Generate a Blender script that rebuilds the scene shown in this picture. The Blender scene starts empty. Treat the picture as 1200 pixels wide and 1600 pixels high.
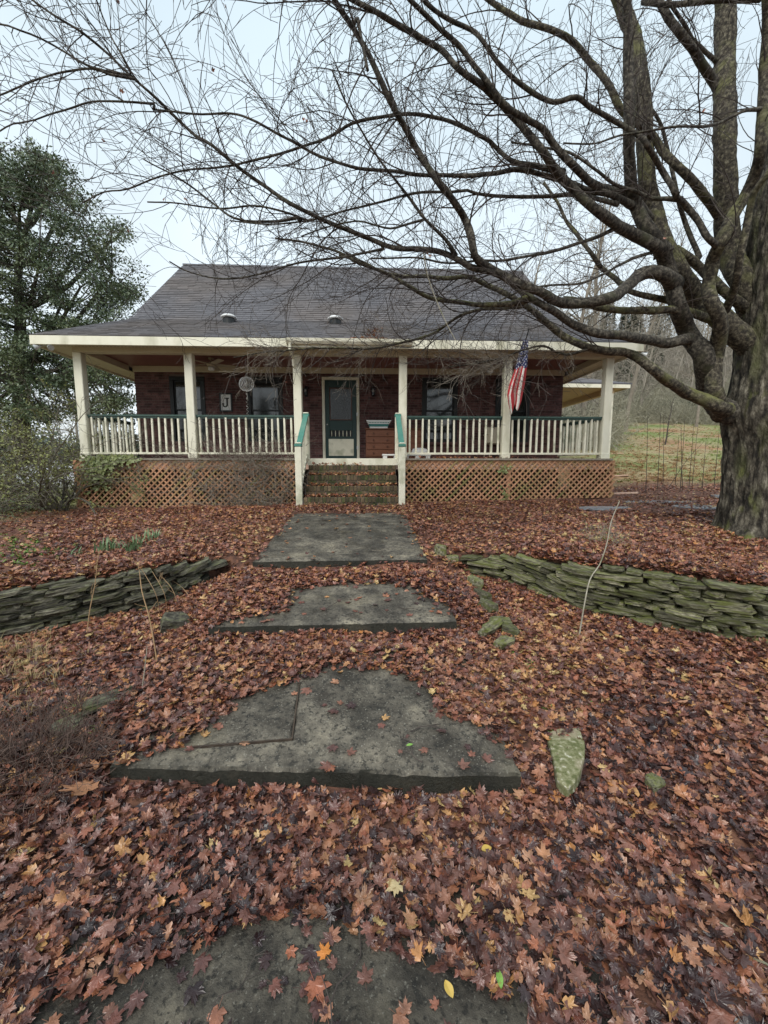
import bpy, bmesh, math, random
import numpy as np
from mathutils import Vector, Matrix, Euler, noise as mnoise

R = math.radians
rnd = random.Random(11)
nrg = np.random.default_rng(7)
scene = bpy.context.scene
COL = scene.collection

# ------------------------------------------------------------------ camera, sky, sun, exposure
CAMZ, YAW, PIT, FPX = 1.6, R(2.4), R(6.6), 630.0
cam_d = bpy.data.cameras.new('camera'); cam = bpy.data.objects.new('camera', cam_d); COL.objects.link(cam)
cam.location = (0, 0, CAMZ); cam.rotation_euler = (R(90) - PIT, 0, -YAW)
cam_d.sensor_fit = 'VERTICAL'; cam_d.sensor_height = 36.0; cam_d.sensor_width = 27.0
cam_d.lens = FPX / 1600.0 * 36.0; cam_d.clip_start = 0.05; cam_d.clip_end = 2000
scene.camera = cam

SUN_EL, SUN_AZ = R(48), R(205)          # azimuth clockwise from +Y
world = bpy.data.worlds.new('World'); scene.world = world; world.use_nodes = True
wn = world.node_tree; wn.nodes.clear()
w_out = wn.nodes.new('ShaderNodeOutputWorld'); w_bg = wn.nodes.new('ShaderNodeBackground')
w_sky = wn.nodes.new('ShaderNodeTexSky'); w_sky.sky_type = 'NISHITA'; w_sky.sun_disc = False
w_sky.sun_elevation = SUN_EL; w_sky.sun_rotation = SUN_AZ; w_sky.air_density = 1.0; w_sky.dust_density = 3.0
w_tc = wn.nodes.new('ShaderNodeTexCoord'); w_sep = wn.nodes.new('ShaderNodeSeparateXYZ')
w_rmp = wn.nodes.new('ShaderNodeValToRGB')                     # the cloud deck: paler towards the horizon
w_rmp.color_ramp.elements[0].position = 0.0; w_rmp.color_ramp.elements[0].color = (0.63, 0.68, 0.705, 1)
w_rmp.color_ramp.elements[1].position = 0.75; w_rmp.color_ramp.elements[1].color = (0.435, 0.525, 0.58, 1)
w_noi = wn.nodes.new('ShaderNodeTexNoise'); w_noi.inputs['Scale'].default_value = 2.2; w_noi.inputs['Detail'].default_value = 4
w_map = wn.nodes.new('ShaderNodeMapRange'); w_map.inputs[1].default_value = 0.3; w_map.inputs[2].default_value = 0.7
w_map.inputs[3].default_value = 0.90; w_map.inputs[4].default_value = 1.09
w_mul = wn.nodes.new('ShaderNodeVectorMath'); w_mul.operation = 'SCALE'
w_k = wn.nodes.new('ShaderNodeVectorMath'); w_k.operation = 'SCALE'; w_k.inputs['Scale'].default_value = 10.0
w_mix = wn.nodes.new('ShaderNodeMix'); w_mix.data_type = 'RGBA'; w_mix.inputs[0].default_value = 0.9
lk = wn.links.new
lk(w_tc.outputs['Generated'], w_sep.inputs[0]); lk(w_sep.outputs['Z'], w_rmp.inputs[0])
lk(w_tc.outputs['Generated'], w_noi.inputs['Vector']); lk(w_noi.outputs['Fac'], w_map.inputs[0])
lk(w_rmp.outputs[0], w_mul.inputs[0]); lk(w_map.outputs[0], w_mul.inputs['Scale']); lk(w_mul.outputs[0], w_k.inputs[0])
lk(w_sky.outputs[0], w_mix.inputs[6]); lk(w_k.outputs[0], w_mix.inputs[7])
lk(w_mix.outputs[2], w_bg.inputs['Color']); w_bg.inputs['Strength'].default_value = 0.1
lk(w_bg.outputs[0], w_out.inputs['Surface'])

sun_d = bpy.data.lights.new('sun', 'SUN'); sun_d.energy = 1.5; sun_d.angle = R(40); sun_d.color = (1.0, 0.96, 0.9)
sun = bpy.data.objects.new('sun', sun_d); COL.objects.link(sun)
sdir = Vector((math.sin(SUN_AZ) * math.cos(SUN_EL), math.cos(SUN_AZ) * math.cos(SUN_EL), math.sin(SUN_EL)))
sun.rotation_euler = sdir.to_track_quat('Z', 'Y').to_euler(); sun.location = (0, -5, 30)

scene.view_settings.view_transform = 'Standard'; scene.view_settings.look = 'None'
scene.view_settings.exposure = 0.84; scene.view_settings.gamma = 1.0
scene.view_settings.use_curve_mapping = False
scene.cycles.use_denoising = True; scene.cycles.denoiser = 'OPENIMAGEDENOISE'; scene.cycles.denoising_prefilter = 'ACCURATE'; scene.cycles.denoising_input_passes = 'RGB_ALBEDO_NORMAL'; scene.cycles.use_adaptive_sampling = False
scene.cycles.max_bounces = 6; scene.cycles.transparent_max_bounces = 12

# ------------------------------------------------------------------ from pixel of the photograph to a place
FW = np.array([math.sin(YAW) * math.cos(PIT), math.cos(YAW) * math.cos(PIT), -math.sin(PIT)])
RT = np.array([math.cos(YAW), -math.sin(YAW), 0.0]); UP = np.cross(RT, FW); C0 = np.array([0, 0, CAMZ])
def onY(px, py, y):
    d = FW + RT * (px - 600) / FPX + UP * (800 - py) / FPX
    return Vector(C0 + d * (y / d[1]))
def onZ(px, py, z):
    d = FW + RT * (px - 600) / FPX + UP * (800 - py) / FPX
    return Vector(C0 + d * ((z - CAMZ) / d[2]))
def project(P):
    V = np.asarray(P) - C0; D = V @ FW
    return 600 + FPX * (V @ RT) / D, 800 - FPX * (V @ UP) / D

# ------------------------------------------------------------------ mesh helpers
class MB:
    def __init__(s): s.v = []; s.f = []
    def add(s, vs, fs):
        b = len(s.v); s.v.extend(vs); s.f.extend([tuple(i + b for i in f) for f in fs]); return s
    def box(s, x0, x1, y0, y1, z0, z1, bev=0.0):
        if bev <= 0:
            vs = [(x, y, z) for z in (z0, z1) for y in (y0, y1) for x in (x0, x1)]
            return s.add(vs, [(0,2,3,1), (4,5,7,6), (0,1,5,4), (2,6,7,3), (0,4,6,2), (1,3,7,5)])
        b = min(bev, abs(x1-x0)/2.2, abs(y1-y0)/2.2, abs(z1-z0)/2.2)
        vs, idx = [], {}
        for k, z in enumerate((z0, z1)):
            for j, y in enumerate((y0, y1)):
                for i, x in enumerate((x0, x1)):
                    sx, sy, sz = (1 - 2*i)*b, (1 - 2*j)*b, (1 - 2*k)*b
                    idx[(i,j,k)] = len(vs)
                    vs += [(x, y+sy, z+sz), (x+sx, y, z+sz), (x+sx, y+sy, z)]
        I = lambda i, j, k, a: idx[(i,j,k)] + a
        fs = []
        for i in (0, 1):
            q = [I(i,0,0,0), I(i,1,0,0), I(i,1,1,0), I(i,0,1,0)]; fs.append(tuple(q if i else q[::-1]))
            q = [I(0,i,0,1), I(1,i,0,1), I(1,i,1,1), I(0,i,1,1)]; fs.append(tuple(q[::-1] if i else q))
            q = [I(0,0,i,2), I(1,0,i,2), I(1,1,i,2), I(0,1,i,2)]; fs.append(tuple(q if i else q[::-1]))
        for a in (0, 1):
            for b2 in (0, 1):
                fs.append((I(0,a,b2,1), I(1,a,b2,1), I(1,a,b2,2), I(0,a,b2,2)))
                fs.append((I(a,0,b2,0), I(a,1,b2,0), I(a,1,b2,2), I(a,0,b2,2)))
                fs.append((I(a,b2,0,0), I(a,b2,1,0), I(a,b2,1,1), I(a,b2,0,1)))
        for key, st in idx.items(): fs.append((st, st+1, st+2))
        return s.add(vs, fs)
    def obox(s, c, ax, ay, az, hx, hy, hz):
        c, ax, ay, az = Vector(c), Vector(ax).normalized(), Vector(ay).normalized(), Vector(az).normalized()
        vs = [tuple(c + ax*hx*i + ay*hy*j + az*hz*k) for k in (-1, 1) for j in (-1, 1) for i in (-1, 1)]
        return s.add(vs, [(0,2,3,1), (4,5,7,6), (0,1,5,4), (2,6,7,3), (0,4,6,2), (1,3,7,5)])
    def bar(s, a, b, w, h, up=(0,0,1)):
        a, b = Vector(a), Vector(b); d = (b-a); L = d.length; d.normalize()
        sx = d.cross(Vector(up))
        if sx.length < 1e-4: sx = d.cross(Vector((0,1,0)))
        sx.normalize(); uz = sx.cross(d)
        return s.obox((a+b)/2, d, sx, uz, L/2, w/2, h/2)
    def prism(s, poly, axis_vec):
        n = len(poly); a = Vector(axis_vec)
        vs = [tuple(Vector(p)) for p in poly] + [tuple(Vector(p) + a) for p in poly]
        fs = [tuple(range(n))[::-1], tuple(range(n, 2*n))] + [(i, (i+1) % n, n+(i+1) % n, n+i) for i in range(n)]
        return s.add(vs, fs)
    def tube(s, pts, rads, n=6, cap=True):
        P = [Vector(p) for p in pts]; m = len(P)
        if m < 2: return s
        t = (P[1]-P[0]).normalized(); ref = Vector((0,0,1)) if abs(t.z) < 0.9 else Vector((1,0,0))
        u = t.cross(ref).normalized(); vs = []
        for i in range(m):
            tt = (P[min(i+1, m-1)] - P[max(i-1, 0)])
            if tt.length > 1e-7: t = tt.normalized()
            u = (u - t*u.dot(t))
            u = u.normalized() if u.length > 1e-6 else t.orthogonal().normalized()
            w = t.cross(u); r = rads[i] if hasattr(rads, '__len__') else rads
            for k in range(n):
                a = 2*math.pi*k/n; vs.append(tuple(P[i] + u*(r*math.cos(a)) + w*(r*math.sin(a))))
        fs = [(i*n+k, i*n+(k+1) % n, (i+1)*n+(k+1) % n, (i+1)*n+k) for i in range(m-1) for k in range(n)]
        if cap: fs += [tuple(range(n))[::-1], tuple((m-1)*n+k for k in range(n))]
        return s.add(vs, fs)
    def lathe(s, prof, c, n=20, axis='z'):
        vs = []
        for r, h in prof:
            for k in range(n):
                a = 2*math.pi*k/n; p = (r*math.cos(a), r*math.sin(a), h)
                if axis == 'x': p = (h, p[0], p[1])
                if axis == 'y': p = (p[0], h, p[1])
                vs.append((c[0]+p[0], c[1]+p[1], c[2]+p[2]))
        m = len(prof)
        fs = [(i*n+k, i*n+(k+1) % n, (i+1)*n+(k+1) % n, (i+1)*n+k) for i in range(m-1) for k in range(n)]
        fs += [tuple(range(n))[::-1], tuple((m-1)*n+k for k in range(n))]
        return s.add(vs, fs)
    def mesh(s, name, off=(0,0,0), smooth=False):
        me = bpy.data.meshes.new(name); ox, oy, oz = off
        me.from_pydata([(a-ox, b-oy, c-oz) for a, b, c in s.v], [], s.f); me.update()
        if smooth: me.polygons.foreach_set('use_smooth', [True]*len(me.polygons))
        return me

def root_off(p):
    o = Vector((0,0,0))
    while p is not None: o = o + p.location; p = p.parent
    return o
def obj(name, mb, m, parent=None, smooth=False, origin=None):
    """one mesh object; its vertices are given in world coordinates"""
    org = Vector(origin) if origin is not None else root_off(parent)
    me = mb.mesh(name, org, smooth); o = bpy.data.objects.new(name, me); COL.objects.link(o)
    if m is not None: me.materials.append(m)
    if parent is not None: o.parent = parent; o.location = org - root_off(parent)
    else: o.location = org
    return o
def inst(name, me, parent, loc, rot=(0,0,0), scl=(1,1,1)):
    o = bpy.data.objects.new(name, me); COL.objects.link(o)
    if parent is not None: o.parent = parent; o.location = Vector(loc) - root_off(parent)
    else: o.location = loc
    o.rotation_euler = rot; o.scale = scl
    return o
def tag(o, label=None, cat=None, group=None, kind=None):
    if label: o['label'] = label
    if cat: o['category'] = cat
    if group: o['group'] = group
    if kind: o['kind'] = kind
    return o
def empty(name, loc, label, cat, group=None):
    o = bpy.data.objects.new(name, None); COL.objects.link(o); o.location = loc; o.empty_display_size = 0.2
    return tag(o, label, cat, group)
def fix_normals(o):
    bm = bmesh.new(); bm.from_mesh(o.data); bmesh.ops.recalc_face_normals(bm, faces=bm.faces); bm.to_mesh(o.data); bm.free()

# ------------------------------------------------------------------ materials
def ramp(nt, stops, interp='LINEAR'):
    r = nt.nodes.new('ShaderNodeValToRGB'); cr = r.color_ramp; cr.interpolation = interp
    while len(cr.elements) < len(stops): cr.elements.new(0.5)
    for e, (p, c) in zip(cr.elements, stops): e.position = p; e.color = (*c, 1)
    return r
def pmat(name, stops, scale=8.0, rough=0.7, bump=0.15, bscale=60.0, spec=0.4, stain=None, stain_scale=1.5, stain_rng=(0.5, 0.7),
         up_stain=None, up_rng=(0.2, 0.9), rand=0.0, stretch=(1,1,1), detail=8.0, bdist=0.01, rough_var=0.0, randhue=None, metallic=0.0, island=0.0):
    m = bpy.data.materials.new(name); m.use_nodes = True; nt = m.node_tree; n = nt.nodes; L = nt.links.new
    b = n['Principled BSDF']; b.inputs['Roughness'].default_value = rough; b.inputs['Specular IOR Level'].default_value = spec
    b.inputs['Metallic'].default_value = metallic
    tc = n.new('ShaderNodeTexCoord'); mp = n.new('ShaderNodeMapping'); mp.inputs['Scale'].default_value = stretch
    L(tc.outputs['Object'], mp.inputs['Vector']); vec = mp.outputs[0]
    oi = n.new('ShaderNodeObjectInfo')
    if rand or randhue:
        ad = n.new('ShaderNodeVectorMath'); ad.operation = 'ADD'; sc = n.new('ShaderNodeMath'); sc.operation = 'MULTIPLY'; sc.inputs[1].default_value = 57.0
        L(oi.outputs['Random'], sc.inputs[0]); L(vec, ad.inputs[0]); L(sc.outputs[0], ad.inputs[1]); vec = ad.outputs[0]
    no = n.new('ShaderNodeTexNoise'); no.inputs['Scale'].default_value = scale; no.inputs['Detail'].default_value = detail; no.inputs['Roughness'].default_value = 0.62
    L(vec, no.inputs['Vector'])
    st = stops if len(stops[0]) == 2 else [(0.3 + 0.4*i/max(1, len(stops)-1), c) for i, c in enumerate(stops)]
    r = ramp(nt, st); L(no.outputs['Fac'], r.inputs[0]); col = r.outputs[0]
    if stain:
        n2 = n.new('ShaderNodeTexNoise'); n2.inputs['Scale'].default_value = stain_scale; n2.inputs['Detail'].default_value = 6; L(vec, n2.inputs['Vector'])
        mr = n.new('ShaderNodeMapRange'); mr.inputs[1].default_value, mr.inputs[2].default_value = stain_rng; L(n2.outputs['Fac'], mr.inputs[0])
        mx = n.new('ShaderNodeMix'); mx.data_type = 'RGBA'; L(mr.outputs[0], mx.inputs[0]); L(col, mx.inputs[6]); mx.inputs[7].default_value = (*stain, 1); col = mx.outputs[2]
    if up_stain:                                               # moss: grows on the faces turned to the sky
        ge = n.new('ShaderNodeNewGeometry'); sx = n.new('ShaderNodeSeparateXYZ'); L(ge.outputs['Normal'], sx.inputs[0])
        n3 = n.new('ShaderNodeTexNoise'); n3.inputs['Scale'].default_value = 5.0; n3.inputs['Detail'].default_value = 5; L(vec, n3.inputs['Vector'])
        sm = n.new('ShaderNodeMath'); sm.operation = 'MULTIPLY_ADD'; sm.inputs[1].default_value = 0.55; L(sx.outputs['Z'], sm.inputs[0])
        s2 = n.new('ShaderNodeMath'); s2.operation = 'MULTIPLY_ADD'; s2.inputs[1].default_value = 1.6; s2.inputs[2].default_value = -0.55
        L(n3.outputs['Fac'], s2.inputs[0]); L(s2.outputs[0], sm.inputs[2])
        mr = n.new('ShaderNodeMapRange'); mr.inputs[1].default_value, mr.inputs[2].default_value = up_rng; L(sm.outputs[0], mr.inputs[0])
        mx = n.new('ShaderNodeMix'); mx.data_type = 'RGBA'; L(mr.outputs[0], mx.inputs[0]); L(col, mx.inputs[6]); mx.inputs[7].default_value = (*up_stain, 1); col = mx.outputs[2]
    if rand:
        mr = n.new('ShaderNodeMapRange'); mr.inputs[3].default_value = 1-rand; mr.inputs[4].default_value = 1+rand; L(oi.outputs['Random'], mr.inputs[0])
        sc2 = n.new('ShaderNodeVectorMath'); sc2.operation = 'SCALE'; L(col, sc2.inputs[0]); L(mr.outputs[0], sc2.inputs['Scale']); col = sc2.outputs[0]
    if island:                                                # every tab or brick its own tone
        gi_ = n.new('ShaderNodeNewGeometry'); mr = n.new('ShaderNodeMapRange'); mr.inputs[3].default_value = 1-island; mr.inputs[4].default_value = 1+island; L(gi_.outputs['Random Per Island'], mr.inputs[0])
        sc3 = n.new('ShaderNodeVectorMath'); sc3.operation = 'SCALE'; L(col, sc3.inputs[0]); L(mr.outputs[0], sc3.inputs['Scale']); col = sc3.outputs[0]
    L(col, b.inputs['Base Color'])
    if bump:
        nb = n.new('ShaderNodeTexNoise'); nb.inputs['Scale'].default_value = bscale; nb.inputs['Detail'].default_value = 6; L(vec, nb.inputs['Vector'])
        bp = n.new('ShaderNodeBump'); bp.inputs['Strength'].default_value = bump; bp.inputs['Distance'].default_value = bdist
        L(nb.outputs['Fac'], bp.inputs['Height']); L(bp.outputs[0], b.inputs['Normal'])
        if rough_var:
            mr = n.new('ShaderNodeMapRange'); mr.inputs[3].default_value = rough-rough_var; mr.inputs[4].default_value = min(1, rough+rough_var)
            L(no.outputs['Fac'], mr.inputs[0]); L(mr.outputs[0], b.inputs['Roughness'])
    return m

M = {}
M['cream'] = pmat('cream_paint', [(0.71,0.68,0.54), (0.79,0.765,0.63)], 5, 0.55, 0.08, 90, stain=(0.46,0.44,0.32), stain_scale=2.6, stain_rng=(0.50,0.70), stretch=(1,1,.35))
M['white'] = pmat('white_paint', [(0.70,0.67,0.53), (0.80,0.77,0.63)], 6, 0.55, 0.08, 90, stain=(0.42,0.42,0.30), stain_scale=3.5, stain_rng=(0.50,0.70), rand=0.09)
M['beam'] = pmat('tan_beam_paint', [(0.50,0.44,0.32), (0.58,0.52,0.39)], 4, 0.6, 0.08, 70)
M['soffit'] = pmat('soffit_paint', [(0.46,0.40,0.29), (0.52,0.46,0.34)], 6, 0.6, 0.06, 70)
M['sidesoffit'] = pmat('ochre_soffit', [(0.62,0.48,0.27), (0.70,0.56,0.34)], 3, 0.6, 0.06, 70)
M['ceil'] = pmat('maroon_ceiling', [(0.18,0.07,0.065), (0.22,0.088,0.08)], 6, 0.5, 0.06, 60)
M['green'] = pmat('green_paint', [(0.035,0.072,0.06), (0.052,0.095,0.08)], 8, 0.45, 0.06, 80, stain=(0.10,0.17,0.14), stain_rng=(0.55,0.8))
M['greenlite'] = pmat('handrail_green', [(0.06,0.20,0.16), (0.09,0.25,0.20)], 8, 0.5, 0.06, 80, stain=(0.16,0.28,0.22), stain_rng=(0.55,0.8))
M['doorgreen'] = pmat('dark_green_door', [(0.016,0.042,0.039), (0.024,0.055,0.05)], 9, 0.4, 0.04, 80)
M['black'] = pmat('dark_window_trim', [(0.011,0.013,0.014), (0.017,0.019,0.02)], 9, 0.45, 0.04, 80)
M['mortar'] = pmat('mortar', [(0.13,0.105,0.095), (0.19,0.155,0.14)], 20, 0.9, 0.2, 120)
M['brick'] = pmat('dark_red_brick', [(0.36,(0.068,0.030,0.029)), (0.5,(0.108,0.049,0.046)), (0.64,(0.155,0.080,0.072))], 6.5, 0.85, 0.3, 110, detail=12, island=.38)
M['stepbrick'] = pmat('mossy_step_brick', [(0.085,0.06,0.035), (0.17,0.12,0.07)], 14, 0.85, 0.3, 110, stain=(0.058,0.066,0.022), stain_scale=4, stain_rng=(0.45,0.62), rand=0.4)
M['shingle'] = pmat('grey_shingle', [(0.36,(0.088,0.086,0.096)), (0.5,(0.108,0.105,0.114)), (0.64,(0.135,0.131,0.138))], 30, 0.9, 0.3, 160, stain=(0.118,0.104,0.100), stain_scale=0.4, stain_rng=(0.45,0.65), detail=8, island=.16)
M['roofdeck'] = pmat('roof_felt', [(0.07,0.07,0.08), (0.09,0.09,0.10)], 9, 0.9, 0.2, 100)
M['lattice'] = pmat('weathered_redwood_lattice', [(0.36,0.18,0.10), (0.53,0.29,0.17)], 5, 0.8, 0.2, 60, stain=(0.23,0.20,0.075), stain_scale=1.2, stain_rng=(0.47,0.66), rand=0.18)
M['rim'] = pmat('pale_rim_board', [(0.66,0.45,0.35), (0.76,0.55,0.43)], 4, 0.7, 0.1, 50, stain=(0.36,0.22,0.15), stain_rng=(0.5,0.75))
M['deck'] = pmat('deck_board', [(0.22,0.19,0.15), (0.32,0.28,0.22)], 8, 0.75, 0.15, 50)
def concrete_mat(name='worn_concrete', wet=0.0):
    m = bpy.data.materials.new(name); m.use_nodes = True; nt = m.node_tree; n = nt.nodes; L = nt.links.new; b = n['Principled BSDF']
    ge = n.new('ShaderNodeNewGeometry'); pos = ge.outputs['Position']
    def noise(sc, det=8, ro=.65): q = n.new('ShaderNodeTexNoise'); q.inputs['Scale'].default_value = sc; q.inputs['Detail'].default_value = det; q.inputs['Roughness'].default_value = ro; L(pos, q.inputs['Vector']); return q.outputs['Fac']
    def mixc(f, a, c): q = n.new('ShaderNodeMix'); q.data_type = 'RGBA'; L(f, q.inputs[0]); L(a, q.inputs[6]); q.inputs[7].default_value = (*c, 1); return q.outputs[2]
    def mr(f, a, c, d=0, e=1): q = n.new('ShaderNodeMapRange'); q.inputs[1].default_value, q.inputs[2].default_value, q.inputs[3].default_value, q.inputs[4].default_value = a, c, d, e; L(f, q.inputs[0]); return q.outputs[0]
    r = ramp(nt, [(.38,(.038,.033,.026)), (.46,(.076,.066,.052)), (.53,(.125,.110,.086)), (.60,(.20,.175,.134)), (.68,(.32,.28,.205))]); L(noise(3.1, 14, .72), r.inputs[0]); c = r.outputs[0]
    c = mixc(mr(noise(1.1, 6), .50, .64, 0, .5), c, (.048,.045,.036))     # damp dark areas
    c = mixc(mr(noise(34, 6, .7), .52, .60, 0, .8), c, (.022,.021,.018))   # dark pits
    c = mixc(mr(noise(1.7, 8), .56, .68, 0, .45), c, (.27,.235,.16))       # tan worn patches
    c = mixc(mr(noise(95, 2, .5), .63, .70, 0, .55), c, (.36,.34,.28))     # pale aggregate
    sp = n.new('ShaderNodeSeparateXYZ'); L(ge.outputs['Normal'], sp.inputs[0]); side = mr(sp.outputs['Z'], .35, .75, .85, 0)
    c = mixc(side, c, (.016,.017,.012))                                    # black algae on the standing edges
    wt_ = n.new('ShaderNodeVectorMath'); wt_.operation = 'SCALE'; wt_.inputs['Scale'].default_value = 1-wet; L(c, wt_.inputs[0]); c = wt_.outputs[0]
    L(c, b.inputs['Base Color']); L(mr(noise(4, 6), .4, .62, .36, .85), b.inputs['Roughness']); b.inputs['Specular IOR Level'].default_value = .35
    bp = n.new('ShaderNodeBump'); bp.inputs['Strength'].default_value = 1; bp.inputs['Distance'].default_value = .012; L(noise(60, 8, .75), bp.inputs['Height']); L(bp.outputs[0], b.inputs['Normal'])
    return m
M['concrete'] = concrete_mat(); M['concrete_wet'] = concrete_mat('soaked_concrete', .38)
M['stone'] = pmat('mossy_fieldstone', [(0.36,(0.055,0.05,0.034)), (0.46,(0.125,0.118,0.075)), (0.55,(0.205,0.19,0.125)), (0.66,(0.36,0.34,0.25))], 5, 0.85, 0.6, 22, stain=(0.115,0.125,0.035), stain_scale=2.6, stain_rng=(0.46,0.62), rand=0.5, up_stain=(0.15,0.165,0.04), up_rng=(0.6,1.3), bdist=.05)
M['stonedark'] = pmat('dark_fieldstone', [(0.36,(0.028,0.025,0.018)), (0.46,(0.066,0.06,0.044)), (0.55,(0.12,0.112,0.082)), (0.66,(0.24,0.225,0.17))], 5, 0.85, 0.6, 22, stain=(0.10,0.105,0.04), stain_scale=2.6, stain_rng=(0.5,0.68), rand=0.45, up_stain=(0.13,0.14,0.055), up_rng=(0.75,1.4), bdist=.05)
M['soil'] = pmat('dark_soil', [(0.035,0.025,0.018), (0.07,0.05,0.035)], 12, 0.9, 0.5, 40)
M['wood'] = pmat('brown_wood', [(0.12,0.042,0.022), (0.19,0.075,0.038)], 3, 0.5, 0.1, 40, stretch=(1.5,6,14))
M['wooddark'] = pmat('brown_wood_dark', [(0.075,0.028,0.015), (0.11,0.045,0.024)], 4, 0.5, 0.1, 40)
M['plastic'] = pmat('white_plastic', [(0.66,0.67,0.66), (0.75,0.75,0.74)], 6, 0.4, 0.03, 50)
M['teal'] = pmat('teal_band', [(0.03,0.15,0.15), (0.04,0.19,0.18)], 6, 0.45, 0.03, 50)
M['metal'] = pmat('bright_spinner_metal', [(0.62,0.62,0.60), (0.75,0.75,0.73)], 6, 0.3, 0.0, 50, metallic=0.75)
M['galv'] = pmat('galvanised_metal', [(0.45,0.46,0.46), (0.58,0.59,0.59)], 6, 0.4, 0.03, 50, metallic=0.4)
M['tank'] = pmat('tank_paint', [(0.55,0.58,0.62), (0.66,0.68,0.72)], 3, 0.4, 0.03, 50, stain=(0.30,0.31,0.30), stain_rng=(0.55,0.8))
M['fan'] = pmat('tan_fan', [(0.36,0.31,0.23), (0.44,0.38,0.29)], 5, 0.5, 0.03, 50)
M['bark'] = pmat('maple_bark', [(0.40,(0.014,0.012,0.009)), (0.47,(0.045,0.038,0.028)), (0.53,(0.085,0.074,0.055)), (0.59,(0.14,0.124,0.094)), (0.66,(0.25,0.225,0.175))], 9, 0.92, 1.0, 40, stretch=(1.3,1.3,0.5), detail=14, bdist=0.03, up_stain=(0.12,0.13,0.03), up_rng=(.42,.9),
                  stain=(0.095,0.10,0.042), stain_scale=2.2, stain_rng=(0.52,0.72))
M['limb'] = pmat('mossy_limb_bark', [(0.38,(0.018,0.015,0.011)), (0.48,(0.050,0.042,0.030)), (0.56,(0.095,0.082,0.057)), (0.66,(0.20,0.18,0.13))], 24, 0.9, 0.9, 60, detail=10,
                  up_stain=(0.16,0.165,0.045), up_rng=(0.45,1.1), stain=(0.13,0.13,0.05), stain_scale=3, stain_rng=(0.52,0.75))
M['limbdark'] = pmat('dark_limb_bark', [(0.38,(0.018,0.015,0.012)), (0.5,(0.050,0.043,0.033)), (0.62,(0.13,0.115,0.09))], 24, 0.9, 0.9, 60, detail=10, stain=(0.06,0.062,0.03), stain_scale=4, stain_rng=(0.55,0.8))
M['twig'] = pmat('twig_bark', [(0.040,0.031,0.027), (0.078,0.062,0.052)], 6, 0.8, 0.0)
M['shrubbark'] = pmat('shrub_bark', [(0.085,0.075,0.055), (0.17,0.15,0.115)], 6, 0.85, 0.0)
M['deadtwig'] = pmat('dead_shrub_twig', [(0.060,0.038,0.030), (0.13,0.085,0.066)], 9, 0.8, 0.0)
M['twiggrey'] = pmat('grey_twig', [(0.17,0.145,0.115), (0.27,0.235,0.19)], 5, 0.85, 0.0)
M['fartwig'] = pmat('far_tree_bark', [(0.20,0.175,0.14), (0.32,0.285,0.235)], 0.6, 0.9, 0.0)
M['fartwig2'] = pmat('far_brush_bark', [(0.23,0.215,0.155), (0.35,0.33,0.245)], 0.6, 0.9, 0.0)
M['palebark'] = pmat('pale_trunk_bark', [(0.16,0.135,0.105), (0.27,0.235,0.19)], 3, 0.9, 0.2, 30)
M['stalk'] = pmat('dry_stalk', [(0.33,0.21,0.11), (0.46,0.31,0.17)], 8, 0.8, 0.0)
M['palestick'] = pmat('pale_stick', [(0.26,0.235,0.18), (0.44,0.41,0.33)], 30, 0.8, 0.2, 80, stain=(0.18,0.19,0.11), stain_scale=12)
M['daff'] = pmat('daffodil_green', [(0.11,0.18,0.075), (0.20,0.28,0.15)], 8, 0.5, 0.0)
M['weed'] = pmat('weed_green', [(0.10,0.19,0.03), (0.18,0.28,0.06)], 8, 0.6, 0.0)
M['drygrass'] = pmat('dry_grass', [(0.26,0.19,0.09), (0.42,0.33,0.17)], 3, 0.8, 0.0)
M['rust'] = pmat('rusty_dry_grass', [(0.30,0.15,0.07), (0.46,0.34,0.18)], 0.35, 0.8, 0.0)
M['fieldgrass'] = pmat('field_grass', [(0.16,0.21,0.05), (0.30,0.33,0.11)], 0.3, 0.8, 0.0)

def foliage(name, stops, scale, rough=0.45, trans=0.15):
    m = pmat(name, stops, scale, rough, 0.0, spec=0.45); b = m.node_tree.nodes['Principled BSDF']
    return m
M['evergreen'] = foliage('evergreen_leaf', [(0.050,0.078,0.040), (0.095,0.128,0.066), (0.16,0.185,0.085)], 1.1)
M['bush'] = foliage('bush_leaf', [(0.11,0.125,0.030), (0.23,0.235,0.07)], 3)
M['ivy'] = foliage('ivy_leaf', [(0.09,0.13,0.03), (0.27,0.29,0.12)], 9)
M['farpine'] = foliage('far_pine', [(0.045,0.065,0.035), (0.085,0.105,0.06)], 0.7)

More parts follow.
